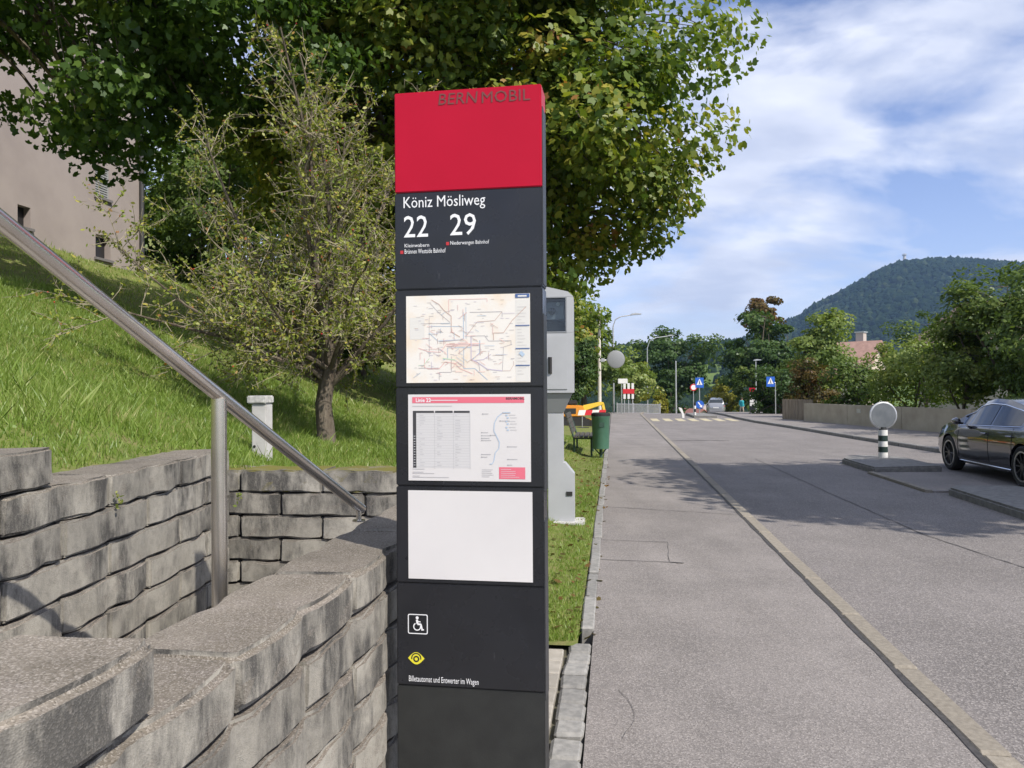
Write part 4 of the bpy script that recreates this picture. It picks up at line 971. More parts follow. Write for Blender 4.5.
# small weeds rooted in the wall joints
rngw = np.random.default_rng(9)
for (u, v, dpt, lab) in ((118, 498, 3.16, 'small green weed growing out of the left block wall'), (238, 495, 4.24, 'tiny green weed in the block wall joint beside the handrail post')):
    p = at(u, v, dpt); n = 16; o_ = thing('weed', lab, 'weed', p)
    C = rngw.normal(size=(n, 3))*np.array([0.010, 0.012, 0.016])
    lt_ = link('leaf_tuft', leaves('leaf_tuft', C, rngw.normal(size=(n, 3)) + np.array([0.3, -0.8, 0.3]), rngw.uniform(0.012, 0.028, n), OVAL, L_light, rngw.random(n), rngw), o_); lt_['kind'] = 'stuff'


# ------------------------------------------------------------------ the house up the bank
def house_left():
    ang = pi/2 - RA                                   # local x runs along the road, away from the camera
    c = Vector((-9.15, 19.0, 0)); L, D, H = 11.0, 8.0, 7.5; z0 = 3.6
    t = thing('apartment_house', 'pinkish grey rendered house up the grassy bank behind the maple', 'house', (c.x, c.y, z0), ang)
    M_wall = mat('pink_render', (0.29, 0.25, 0.235), 0.92, col2=(0.34, 0.295, 0.275), nscale=1.3, bump=0.25, bscale=140)
    M_dk = mat('dark_opening', (0.02, 0.02, 0.022), 0.4); M_sh = mat('shutter_grey', (0.30, 0.31, 0.31), 0.6); M_sill = mat('sill_stone', (0.16, 0.15, 0.15), 0.8)
    M_rf = mat('brown_roof_tile', (0.16, 0.08, 0.055), 0.85, col2=(0.22, 0.12, 0.08), nscale=9)
    # openings on the road front (local y=0 plane, x back along the wall, z up from z0)
    def loc(u, v):
        r = (u-512)/FPX; dx_, dy_ = -sin(RA), -cos(RA)   # wall point = c + k*(-RDIR)
        k = (c.x - r*c.y)/(r*dy_ - dx_); dep = c.y + k*dy_
        return -k, EYE - (v-HOR)/FPX*dep - z0
    ops = [('shutter', loc(96, 162)[0], loc(110, 165)[0], loc(103, 195)[1], loc(103, 164)[1]), ('cellar', loc(96, 232)[0], loc(111, 235)[0], loc(103, 256)[1], loc(103, 233)[1]),
           ('cellar', loc(18, 200)[0], loc(31, 203)[0], loc(25, 224)[1], loc(25, 203)[1])]
    xs = sorted({-L, 0.0} | {round(o[1], 4) for o in ops} | {round(o[2], 4) for o in ops}); zs = sorted({-2.5, H} | {round(o[3], 4) for o in ops} | {round(o[4], 4) for o in ops})
    b = MB(); T = 0.16
    for x0, x1 in zip(xs, xs[1:]):
        for z0_, z1 in zip(zs, zs[1:]):
            xm, zm = (x0+x1)/2, (z0_+z1)/2
            if not any(o[1] < xm < o[2] and o[3] < zm < o[4] for o in ops): b.add([(x0, 0, z0_), (x1, 0, z0_), (x1, 0, z1), (x0, 0, z1)], [(0, 1, 2, 3)])
    for _, x0, x1, za, zb in ops:
        b.add([(x0, 0, za), (x1, 0, za), (x1, 0, zb), (x0, 0, zb), (x0, T, za), (x1, T, za), (x1, T, zb), (x0, T, zb)], [(0, 4, 5, 1), (1, 5, 6, 2), (2, 6, 7, 3), (3, 7, 4, 0)])
    b.add([(0, 0, -2.5), (0, D, -2.5), (0, D, H), (0, 0, H)], [(0, 1, 2, 3)]); b.add([(-L, 0, -2.5), (-L, D, -2.5), (-L, D, H), (-L, 0, H)], [(0, 3, 2, 1)]); b.add([(-L, D, -2.5), (0, D, -2.5), (0, D, H), (-L, D, H)], [(0, 3, 2, 1)])
    b.build('wall', M_wall, t)
    for kind, x0, x1, za, zb in ops:
        w = MB().box(x0, x1, T-0.006, T+0.03, za, zb).build('window', M_dk, t)
        if kind == 'shutter':
            n = 13
            for k in range(n):
                h = (zb-za)/n
                MB().box(x0+0.03, x1-0.03, 0.03, 0.075, za+k*h+0.01, za+(k+0.78)*h).build('slat', M_sh, w)
            for xx in (x0, x1-0.03): MB().box(xx+0.001, xx+0.029, 0.02, 0.09, za+0.002, zb-0.002).build('frame', M_sh, w)
        MB().box(x0-0.05, x1+0.05, -0.06, T-0.01, za-0.06, za-0.004).build('sill', M_sill, w)
    rb = MB(); e = 0.5; rz_ = H+3.2
    rb.add([(-L-e, -e, H-0.05), (e, -e, H-0.05), (e, D+e, H-0.05), (-L-e, D+e, H-0.05), (-L-e, D/2, rz_), (e, D/2, rz_)], [(0, 1, 5, 4), (2, 3, 4, 5), (1, 2, 5), (3, 0, 4), (3, 2, 1, 0)])
    rb.build('roof', M_rf, t)
    MB().tube([(-0.06, -0.08, -1.5), (-0.06, -0.08, H)], 0.05, 10).build('downpipe', mat('dark_pipe', (0.05, 0.05, 0.052), 0.5), t, smooth=True)
house_left()

# ------------------------------------------------------------------ small things near the stairs
p = at(262, 466, 6.0); z = slope_h(p.x, 6.0)
t = thing('marker_post', 'pale square concrete post with stained cap behind the mossy wall', 'post', (p.x, 6.0, z), -0.12)
hh = at(262, 402, 6.0).z - z
MB().box(-0.060, 0.060, -0.060, 0.060, -0.15, hh).build('shaft', M_conc, t, bevel=0.008)
MB().box(-0.090, 0.068, -0.078, 0.068, hh+0.001, hh+0.062).build('cap', M_capc, t, bevel=0.008)
MB().lathe([(0.0, 0), (0.011, 0), (0.011, 0.004), (0, 0.005)], 12, axis='y', c=(-0.035, -0.060, hh-0.33)).build('bolt', M_plinth, t)

# ------------------------------------------------------------------ speed camera
def speed_camera():
    Yd = 8.9; x = (555.5-512)/FPX*Yd; z = slope_h(x, Yd)-0.01
    M_g = mat('cabinet_grey', (0.40, 0.41, 0.43), 0.5, 0.15, col2=(0.45, 0.46, 0.48), nscale=3)
    M_gd = mat('hood_grey', (0.27, 0.28, 0.30), 0.5, 0.15); M_gl = mat('dark_glass', (0.02, 0.023, 0.03), 0.08); M_rec = mat('recess_grey', (0.06, 0.062, 0.07), 0.6)
    t = thing('speed_camera', 'grey speed camera cabinet with glass window on a tapered post behind the pillar', 'speed camera', (x, Yd, z), -0.10)
    k = Yd/FPX
    def ph(v): return EYE - (v-HOR)*k - z
    zt, zc, zb_ = ph(291), ph(393), ph(413)
    w = 0.215; d = 0.20
    # cabinet: front leaves a window recess
    xa, xb = -w+0.055, w-0.075; za, zz = ph(334), ph(299)
    b = MB()
    b.box(-w, w, -d, d, zc, za)                                    # lower cabinet
    b.prism_xz([(-w, zz), (w, zz), (w, zt-0.09), (w-0.06, zt-0.035), (-w+0.1, zt+0.03), (-w, zt)], -d, d)
    b.box(-w, xa, -d, d, za+0.0015, zz-0.0015); b.box(xb, w, -d, d, za+0.0015, zz-0.0015); b.box(xa, xb, d-0.05, d-0.001, za+0.0015, zz-0.0015)
    b.build('cabinet', M_g, t, bevel=0.006)
    MB().box(xa+0.001, xb-0.001, d-0.07, d-0.051, za+0.002, zz-0.002).build('recess', M_rec, t)
    wn_ = MB().box(xa+0.004, xb-0.004, -d+0.03, -d+0.036, za+0.004, zz-0.004).build('window', M_glass, t)
    b = MB(); b.box(xa+0.07, xb-0.03, -0.10, 0.12, za+0.15, zz-0.05); b.build('camera_body', M_gd, t, bevel=0.01)
    b = MB(); b.box(xa+0.05, xb-0.02, -0.12, 0.10, za+0.02, za+0.13); b.build('flash_unit', M_black, t, bevel=0.01)
    b = MB(); b.lathe([(0.0, 0.035), (0.03, 0.035), (0.04, 0.03), (0.04, 0.0)], 16, axis='y', c=(xa+0.13, -0.10, za+0.25)); b.build('lens', M_gl, t, smooth=True)
    b = MB(); b.lathe([(0.0, 0.02), (0.022, 0.02), (0.022, 0.0)], 12, axis='y', c=(xa+0.20, -0.10, za+0.33)); b.build('lens', M_ink_pale, t, smooth=True)
    for (x0, x1, z0_, z1) in ((xa, xb, zz-0.012, zz), (xa, xb, za, za+0.012), (xa, xa+0.012, za+0.013, zz-0.013), (xb-0.012, xb, za+0.013, zz-0.013)):
        MB().box(x0, x1, -d-0.006, -d+0.012, z0_, z1).build('window_frame', M_gd, t)
    dr = MB().box(-w+0.03, w-0.07, -d-0.010, -d-0.001, zc+0.04, za-0.035).build('door', M_g, t, bevel=0.003)
    MB().tube([(-0.05, -d-0.011, ph(374)), (-0.05, -d-0.011, ph(358))], 0.022, 10).build('handle', M_black, dr, smooth=True)
    # taper and post
    b = MB(); pw = 0.09
    b.add([(-w+0.02, -d+0.02, zc-0.001), (w-0.02, -d+0.02, zc-0.001), (w-0.02, d-0.02, zc-0.001), (-w+0.02, d-0.02, zc-0.001), (-pw, -0.10, zb_), (pw, -0.10, zb_), (pw, 0.10, zb_), (-pw, 0.10, zb_)],
          [(0, 1, 2, 3), (7, 6, 5, 4), (0, 4, 5, 1), (1, 5, 6, 2), (2, 6, 7, 3), (3, 7, 4, 0)])
    b.build('taper', M_gd, t, bevel=0.004)
    z1, z2 = ph(462), ph(473)
    b = MB(); b.prism_xz([(-pw, -0.05), (pw+0.125, -0.05), (pw+0.125, z2), (pw+0.02, z1), (pw, z1), (pw, zb_-0.001), (-pw, zb_-0.001)], -0.098, 0.098)
    b.build('post', M_g, t, bevel=0.005)
    MB().box(pw+0.03, pw+0.10, -0.108, -0.099, ph(494.5), ph(490.5)).build('lock', M_black, t)
    MB().box(-pw-0.1, pw+0.24, -0.2, 0.2, -0.12, 0.025).build('foundation', M_conc, t, bevel=0.01)
M_glass, nt_ = new_mat('clear_glass'); b_ = NT(nt_)
gl_ = b_.n('ShaderNodeBsdfGlossy', {'Color': (0.9, 0.95, 1, 1), 'Roughness': 0.02}).outputs[0]; tr_ = b_.n('ShaderNodeBsdfTransparent', {'Color': (0.75, 0.8, 0.82, 1)}).outputs[0]
b_.out(b_.n('ShaderNodeMixShader', {0: 0.05, 1: tr_, 2: gl_}).outputs[0])
speed_camera()

# ------------------------------------------------------------------ bin and bench
M_green = mat('bin_green', (0.055, 0.145, 0.095), 0.42, col2=(0.075, 0.175, 0.115), nscale=4); M_dgreen = mat('frame_green', (0.03, 0.07, 0.05), 0.5)
def litter_bin():
    Yd = 17.0; x = (600.5-512)/FPX*Yd; z = slope_h(x, Yd)
    t = thing('litter_bin', 'green round litter bin with dark rim beside the bench', 'litter bin', (x, Yd, z))
    zb_ = EYE-(449-HOR)/FPX*Yd - z; zt = EYE-(418-HOR)/FPX*Yd - z; r = 0.20
    MB().lathe([(0, zb_), (r*0.88, zb_), (r*0.9, zb_+0.03), (r, zt), (r*1.04, zt+0.01), (r*1.04, zt+0.03), (r*0.93, zt+0.03), (r*0.9, zb_+0.1), (0, zb_+0.1)], 28).build('drum', M_green, t, smooth=True)
    MB().lathe([(r*1.0, zt+0.031), (r*1.06, zt+0.036), (r*1.05, zt+0.09), (r*0.85, zt+0.11), (r*0.8, zt+0.05)], 28, ring=True).build('rim', M_black, t, smooth=True)
    MB().tube([(0, 0.0, -0.2), (0, 0.0, zb_-0.001)], 0.035, 12).build('pole', M_dgreen, t, smooth=True)
    for an in (0.5, 2.6, 4.7):
        MB().tube([(0.03*cos(an), 0.03*sin(an), zb_*0.4), (0.15*cos(an), 0.15*sin(an), zb_-0.005)], 0.014, 6).build('brace', M_dgreen, t)
    MB().box(-0.055, 0.055, -r*1.01-0.004, -r*0.9, zt-0.20, zt-0.10).build('badge', M_dgreen, t)
litter_bin()
def bench():
    Yd = 17.3; x = (584-512)/FPX*Yd; z = slope_h(x, Yd)
    t = thing('park_bench', 'dark slatted bench facing the road beside the green litter bin', 'bench', (x+0.05, Yd+0.7, z), -RA)
    M_w = mat('dark_bench_wood', (0.05, 0.045, 0.038), 0.7, col2=(0.085, 0.075, 0.06), nscale=12)
    L = 0.85                                                    # bench runs along local y, seat towards +x
    for k in range(4): MB().box(-0.20+k*0.115, -0.20+k*0.115+0.095, -L, L, 0.42, 0.455).build('seat_slat', M_w, t, bevel=0.006)
    for k in range(4):
        x0 = -0.245-0.035*k; zz = 0.52+k*0.115
        MB().prism_xz([(x0, zz), (x0+0.03, zz-0.008), (x0+0.001, zz+0.087), (x0-0.03, zz+0.092)], -L, L).build('back_slat', M_w, t)
    for yy in (-L+0.15, L-0.15):
        b = MB(); b.box(-0.19, 0.22, yy-0.02, yy+0.02, 0.385, 0.419); b.build('seat_bearer', M_dgreen, t)
        MB().tube([(0.2, yy, -0.2), (0.2, yy, 0.385)], 0.022, 8).build('leg', M_dgreen, t)
        MB().tube([(-0.18, yy, -0.2), (-0.19, yy, 0.40), (-0.27, yy, 0.66), (-0.38, yy, 0.96)], 0.022, 8).build('leg', M_dgreen, t)
bench()

# ------------------------------------------------------------------ roadworks: excavator and barrier
def excavator():
    Yd = 31.0; x = (572-512)/FPX*Yd
    M_or = mat('digger_orange', (0.62, 0.23, 0.02), 0.45, col2=(0.70, 0.29, 0.03), nscale=3); M_ye = mat('digger_yellow', (0.72, 0.50, 0.05), 0.45)
    t = thing('mini_excavator', 'small orange and yellow excavator parked behind the grass verge', 'excavator', (x, Yd, -0.03), 0.1); t.scale = (0.8, 0.8, 0.8)
    for sy in (-0.42, 0.42):
        b = MB(); pr = [(-0.75+0.2*cos(a), 0.2+0.2*sin(a)) for a in np.linspace(pi/2, 3*pi/2, 9)] + [(0.75+0.2*cos(a), 0.2+0.2*sin(a)) for a in np.linspace(-pi/2, pi/2, 9)]
        b.prism_xz(pr, sy-0.13, sy+0.13); b.build('track', M_black, t)
    MB().box(-0.55, 0.6, -0.45, 0.45, 0.41, 0.52).build('undercarriage', M_black, t)
    b = MB(); b.prism_xz([(-0.95, 0.53), (0.55, 0.53), (0.6, 0.75), (0.45, 1.08), (-0.75, 1.12), (-0.98, 0.95)], -0.5, 0.5); b.build('body', M_or, t, bevel=0.04)
    MB().box(-0.5, 0.1, -0.515, -0.50, 0.68, 0.95).build('side_vent', M_plinth, t)
    MB().box(-0.25, 0.25, -0.2, 0.25, 1.121, 1.35).build('seat', M_black, t, bevel=0.05)
    MB().prism_xz([(0.45, 0.9), (0.62, 0.8), (1.6, 1.12), (1.62, 1.22), (1.45, 1.26), (0.55, 1.08)], -0.09, 0.09).build('boom', M_ye, t, bevel=0.02)
    MB().prism_xz([(1.46, 1.18), (1.62, 1.20), (1.75, 0.55), (1.62, 0.52)], -0.07, 0.07).build('dipper_arm', M_ye, t, bevel=0.02)
    MB().prism_xz([(1.58, 0.56), (1.82, 0.52), (1.80, 0.25), (1.55, 0.12), (1.42, 0.30)], -0.2, 0.2).build('bucket', M_plinth, t, bevel=0.02)
    MB().prism_xz([(-1.05, 0.95), (-0.88, 1.0), (-0.80, 1.45), (-0.95, 1.55), (-1.0, 1.3)], -0.3, 0.3).build('canopy_frame', M_or, t, bevel=0.03)
    MB().box(0.78, 0.86, -0.55, 0.55, 0.05, 0.42).build('blade', M_or, t)
excavator()
def striped(name, label, loc, rz, L, n, h=0.2, zz=0.75, cat='barrier', legs=True):
    t = thing(name, label, cat, loc, rz)
    for k in range(n):
        MB().prism_xz([(-L/2+k*L/n, zz), (-L/2+(k+1)*L/n, zz), (-L/2+(k+1)*L/n+0.06, zz+h), (-L/2+k*L/n+0.06, zz+h)], -0.015, 0.015).build('stripe', M_red if k % 2 else M_white, t)
    if legs:
        for sx in (-L/2+0.2, L/2-0.2):
            MB().tube([(sx, 0.04, 0), (sx, 0.04, zz+h)], 0.02, 8).build('leg', M_galv, t); MB().box(sx-0.2, sx+0.2, -0.2, 0.28, 0, 0.06).build('foot', M_black, t)
    return t
striped('roadworks_barrier', 'red and white striped barrier plank in front of the excavator', (at(591, 0, 29.6).x, 29.6, -0.03), 0.25, 1.1, 4, 0.2, 0.52)

# ------------------------------------------------------------------ poles, lamps, signs
def lamp(name, label, u, v0, v1, Yd, arm, rise, r=0.06):
    a = at(u, v0, Yd); z1 = at(u, v1, Yd).z; H = z1-a.z
    t = thing(name, label, 'street lamp', a)
    MB().tube([(0, 0, -0.5), (0, 0, H*0.5), (0, 0, H)], [r, r*0.85, r*0.6], 10).build('pole', M_galv, t, smooth=True)
    MB().tube([(0, 0, H-0.005), (0.12*arm, 0, H+rise*0.6), (0.4*arm, 0, H+rise*0.85), (arm, 0, H+rise)], r*0.5, 8).build('arm', M_galv, t, smooth=True)
    MB().prism_xz([(arm-0.1, H+rise-0.04), (arm+0.6, H+rise+0.02), (arm+0.6, H+rise+0.07), (arm+0.2, H+rise+0.13), (arm-0.1, H+rise+0.06)], -0.12, 0.12).build('lamp_head', M_galv, t, bevel=0.02)
    return t
t = thing('mirror_pole', 'tall pale wooden pole carrying a round traffic mirror seen from behind', 'pole', at(599.5, 416, 42))
Hp = at(0, 308, 42).z - at(0, 416, 42).z
M_pw = mat('pale_pole', (0.52, 0.48, 0.43), 0.8, col2=(0.62, 0.58, 0.53), nscale=4, stretch=(1, 1, 0.2))
MB().tube([(0, 0, -0.5), (0, 0, Hp)], [0.11, 0.075], 12).build('pole', M_pw, t, smooth=True)
zd = at(0, 360, 42).z - at(0, 416, 42).z
MB().lathe([(0.0, 0.06), (0.40, 0.055), (0.47, 0.03), (0.49, 0.0), (0.47, -0.03), (0.0, -0.06)], 32, axis='y', c=(0.90, -0.02, zd)).build('mirror_shell', mat('mirror_back', (0.24, 0.25, 0.26), 0.6), t, smooth=25)
MB().tube([(0.07, 0, zd-0.06), (0.5, 0.05, zd-0.02), (0.9, 0.08, zd)], 0.03, 8).build('bracket', M_galv, t)
MB().box(0.05, 0.28, -0.09, 0.09, zd-0.12, zd+0.06).build('clamp', M_galv, t)
lamp('street_lamp', 'grey street lamp rising beside the round mirror with arm over the pavement', 613.5, 417, 327, 50, 1.25, 0.75, 0.07)
lamp('street_lamp', 'slim grey street lamp standing behind the railing', 647.5, 413.5, 349, 82, 2.3, 1.3, 0.08)
lamp('street_lamp', 'short straight lamp column on the right beside the far pillar', 756, 417, 362.5, 70, -0.1, 0.05, 0.07).children[2].rotation_euler = (0, 0, pi)
t = thing('utility_pole', 'plain thin grey pole between the dark trees and the crossing sign', 'pole', at(676, 414, 72))
MB().tube([(0, 0, -0.5), (0, 0, 4.8)], [0.09, 0.06], 10).build('pole', M_galv, t, smooth=True); MB().lathe([(0.06, 4.801), (0.075, 4.82), (0.0, 4.9)], 10).build('cap', M_galv, t)
t = thing('info_board', 'small white sign box on a thin post near the railing', 'sign', at(621.5, 417, 46))
MB().tube([(0, 0, -0.4), (0, 0, 1.95)], 0.035, 8).build('post', M_galv, t); MB().box(-0.22, 0.36, -0.06, 0.06, 1.951, 2.25).build('box', M_white, t, bevel=0.02)
t = thing('hazard_board', 'red and white striped upright hazard boards behind the grey railing', 'hazard board', at(629, 416, 49))
for k in range(3):
    x0 = -0.36+0.26*k
    MB().box(x0, x0+0.15, -0.02, 0.02, 1.05, 2.05).build('board', M_white, t); MB().box(x0+0.05, x0+0.1, 0.021, 0.05, 0, 2.0).build('post', M_galv, t)
MB().box(-0.40, 0.33, -0.045, -0.021, 1.38, 1.68).build('red_band', M_red, t)
fence = thing('railing', 'grey upright bar railing along the bend of the left pavement', 'fence', at(617, 417, 47))
e_ = at(660, 415.5, 58) - at(617, 417, 47)
for k in range(46):
    p = e_*(k/45); MB().tube([(p.x, p.y, p.z+0.06), (p.x, p.y, p.z+0.78)], 0.022, 5).build('bar', M_galv, fence)
for zz in (0.10, 0.76): MB().tube([(0, 0, zz), (e_.x, e_.y, e_.z+zz)], 0.028, 6).build('rail', M_galv, fence)
for k in (0, 15, 30, 45):
    p = e_*(k/45); MB().box(p.x-0.03, p.x+0.03, p.y-0.03, p.y+0.03, p.z-0.3, p.z+0.84).build('post', M_galv, fence)

M_sblue = mat('sign_blue', (0.02, 0.11, 0.50), 0.45); M_swhite = mat('sign_white', (0.78, 0.78, 0.78), 0.45)
def ped_sign(parent, z, w=0.5, h=0.6):
    pl_ = MB().box(-w/2, w/2, -0.012, 0.012, z, z+h).build('sign_plate', M_sblue, parent)
    MB().prism_xz([(-w*0.36, z+h*0.28), (w*0.36, z+h*0.28), (0, z+h*0.9)], -0.017, -0.013).build('white_triangle', M_swhite, pl_)
    b = MB(); b.lathe([(0, -0.0015), (0.022, -0.001), (0.022, 0.0)], 10, axis='y', c=(0.0, -0.019, z+h*0.68))
    b.prism_xz([(-0.02, z+h*0.46), (0.025, z+h*0.46), (0.02, z+h*0.62), (-0.02, z+h*0.62)], -0.020, -0.0175)
    b.prism_xz([(-0.05, z+h*0.31), (-0.02, z+h*0.31), (0.01, z+h*0.455), (-0.02, z+h*0.455)], -0.020, -0.0175); b.prism_xz([(0.03, z+h*0.31), (0.06, z+h*0.31), (0.024, z+h*0.455), (0.0, z+h*0.455)], -0.020, -0.0175)
    b.build('walking_figure', M_black, pl_)
def disc_sign(parent, c, r, rim, face, name='round_sign'):
    s_ = MB().lathe([(0, 0.012), (r, 0.012), (r, -0.012), (0, -0.012)], 24, axis='y', c=c).build(name, rim, parent, smooth=True)
    MB().lathe([(0, 0.004), (r*0.72, 0.004), (r*0.72, 0.0)], 24, axis='y', c=(c[0], c[1]-0.0125, c[2])).build('sign_face', face, s_, smooth=True)
    return s_
isl = at(697.5, 420, 43)
t = thing('crossing_sign', 'blue pedestrian crossing sign on a post at the traffic island', 'traffic sign', at(699.5, 418.5, 43))
ped_sign(t, 1.66, 0.46, 0.56)
MB().tube([(0, 0.03, -0.2), (0, 0.03, 2.25)], 0.03, 8).build('post', M_galv, t)
s_ = disc_sign(t, (0.0, -0.02, 0.72), 0.23, M_sblue, M_sblue)
MB().prism_xz([(-0.12, 0.84), (-0.05, 0.86), (0.09, 0.66), (0.13, 0.71), (0.14, 0.55), (-0.02, 0.59), (0.03, 0.63)], -0.045, -0.039).build('arrow', M_swhite, s_)
t = thing('no_entry_sign', 'small round red and white sign left of the blue crossing sign', 'traffic sign', at(693.5, 418.5, 44))
MB().tube([(0, 0.03, -0.2), (0, 0.03, 1.95)], 0.025, 8).build('post', M_galv, t); disc_sign(t, (0, 0, 1.72), 0.20, M_red, M_swhite)
t = thing('island_bollard', 'thin black and white striped bollard under the crossing sign', 'bollard', at(694.8, 419.5, 41))
for k in range(5): MB().lathe([(0, k*0.17), (0.06, k*0.17), (0.06, k*0.17+0.168), (0, k*0.17+0.168)], 12).build('band', M_white if k % 2 else M_black, t, smooth=True)
t = thing('leaning_marker', 'white bent plastic marker post at the edge of the crossing', 'marker', at(682, 419.5, 41))
MB().prism_xz([(-0.02, 0), (0.12, 0), (0.10, 0.2), (-0.02, 0.55), (-0.2, 0.6), (-0.16, 0.46), (-0.06, 0.3)], -0.05, 0.05).build('body', M_white, t, bevel=0.02); MB().box(-0.05, 0.2, -0.1, 0.1, -0.09, -0.001).build('foot', M_black, t)
b = MB(); b.prism([(isl.x-0.75, isl.y-2.2), (isl.x+0.45, isl.y-2.4), (isl.x+0.95, isl.y+2.4), (isl.x-0.1, isl.y+2.6)], -0.2, 0.02); o = b.build('traffic_island', M_kerbgrey, bevel=0.03); o['kind'] = 'structure'
t = thing('crossing_sign', 'blue pedestrian crossing sign on a thin pole before the dark hedge', 'traffic sign', at(774.5, 419, 43))
ped_sign(t, 1.72, 0.46, 0.56)
for ch in t.children: ch.location.x = -0.22
MB().tube([(0.06, 0.03, -0.2), (0.06, 0.03, 1.95)], 0.028, 8).build('post', M_galv, t); MB().tube([(0.06, 0.03, 1.95), (-0.22, 0.03, 1.98)], 0.02, 8).build('arm', M_galv, t)

# ------------------------------------------------------------------ right-hand wall, island with bollard
wr = thing('garden_wall', 'long low beige concrete garden wall along the right pavement', 'wall')
M_beige = mat('beige_concrete', (0.34, 0.30, 0.225), 0.92, col2=(0.44, 0.395, 0.305), nscale=1.6, bump=0.3, bscale=60)
wa, wb = Vector((12.95, 34.2, 0)), Vector((14.55, 20.2, 0)); L = (wb-wa).length; dv = (wb-wa).normalized(); n = 4
for k in range(n):
    p = wa + dv*(k*L/n)
    MB().box(0.006, L/n-0.006, 0, 0.22, -0.2, 0.80).build('wall_panel', M_beige, wr, bevel=0.012, loc=p, rz=atan2(dv.y, dv.x))
p = wa + dv*(L*0.30); MB().box(0, 0.28, -0.012, -0.002, 0.50, 0.66).build('plaque', M_galv, wr, loc=p, rz=atan2(dv.y, dv.x))
gate = thing('timber_fence', 'short weathered timber fence between hedge and beige wall', 'fence', (12.75, 36.3, 0), -1.2)
M_tim = mat('grey_timber', (0.20, 0.165, 0.12), 0.9, col2=(0.30, 0.25, 0.19), nscale=10, stretch=(1, 1, 0.15))
for k in range(9): MB().box(k*0.22, k*0.22+0.2, -0.02, 0.02, -0.05, 0.95).build('board', M_tim, gate)
for zz in (0.2, 0.7): MB().box(-0.02, 2.0, 0.021, 0.06, zz, zz+0.08).build('rail', M_tim, gate)

def G(u, v, z=0.0):
    d = FPX*(EYE-z)/(v-HOR); return Vector(((u-512)/FPX*d, d, z))
island = empty('refuge_island'); island['kind'] = 'structure'
il = [G(843, 463), G(856, 472), G(1024, 515), G(1100, 535)]
nose = Vector((6.95, 16.9, 0)); zi = 0.03
far_part = [(6.85, 15.4), (6.98, 16.3), (7.35, 16.9), (7.9, 17.0), (8.35, 16.5), (8.15, 14.6), (6.75, 14.4)]
near_part = [(5.55, 5.0), (6.5, 11.5), (6.75, 11.75), (7.55, 11.7), (7.7, 11.4), (6.9, 5.0)]
b = MB(); b.prism(far_part, -0.2, zi); b.build('island_block', M_kerbgrey, island, bevel=0.03)
b = MB(); b.prism(near_part[::-1], -0.2, zi); b.build('island_block', M_kerbgrey, island, bevel=0.03)
b = MB(); b.prism([(6.42, 11.76), (7.62, 11.72), (8.13, 14.38), (6.74, 14.38)], -0.2, -0.062); b.build('crossing_gap', M_walk, island)
for k in range(3):
    a_, c_ = Vector((6.36, 11.76, 0)), Vector((6.68, 14.38, 0)); p = a_.lerp(c_, (k+0.5)/3)
    MB().box(-0.06, 0.06, -0.43, 0.43, -0.2, -0.045).build('kerb_stone', M_kerb, island, bevel=0.012, loc=p, rz=-atan2(c_.x-a_.x, c_.y-a_.y))
bl = at(882.5, 460, 16.3); bl.z = zi
t = thing('keep_right_bollard', 'black and white banded bollard topped by a round grey sign disc', 'bollard', bl)
hb = at(0, 432, 16.3).z - zi; nb = 5
for k in range(nb): MB().lathe([(0, k*hb/nb+0.001), (0.095, k*hb/nb+0.001), (0.092, (k+1)*hb/nb), (0, (k+1)*hb/nb)], 24).build('band', M_white if k % 2 == 0 else mat('dark_green_band', (0.015, 0.035, 0.03), 0.5), t, smooth=True)
MB().lathe([(0, hb+0.001), (0.08, hb+0.001), (0.07, hb+0.06), (0, hb+0.06)], 20).build('cap', M_plinth, t, smooth=True)
dz = at(0, 417.5, 16.3).z - zi
M_dback = mat('disc_back', (0.12, 0.135, 0.15), 0.5, 0.0, col2=(0.17, 0.185, 0.20), nscale=5)
MB().lathe([(0, 0.02), (0.265, 0.018), (0.285, 0.0), (0.265, -0.018), (0, -0.02)], 36, axis='y', c=(0, -0.02, dz)).build('sign_disc', M_dback, t, smooth=25)
MB().lathe([(0.262, 0.019), (0.29, 0.012), (0.29, -0.02), (0.262, -0.02)], 36, axis='y', c=(0, -0.02, dz), ring=True).build('rim', M_galv, t, smooth=True)
MB().box(-0.03, 0.03, 0.001, 0.04, hb+0.05, dz+0.1).build('bracket', M_galv, t)

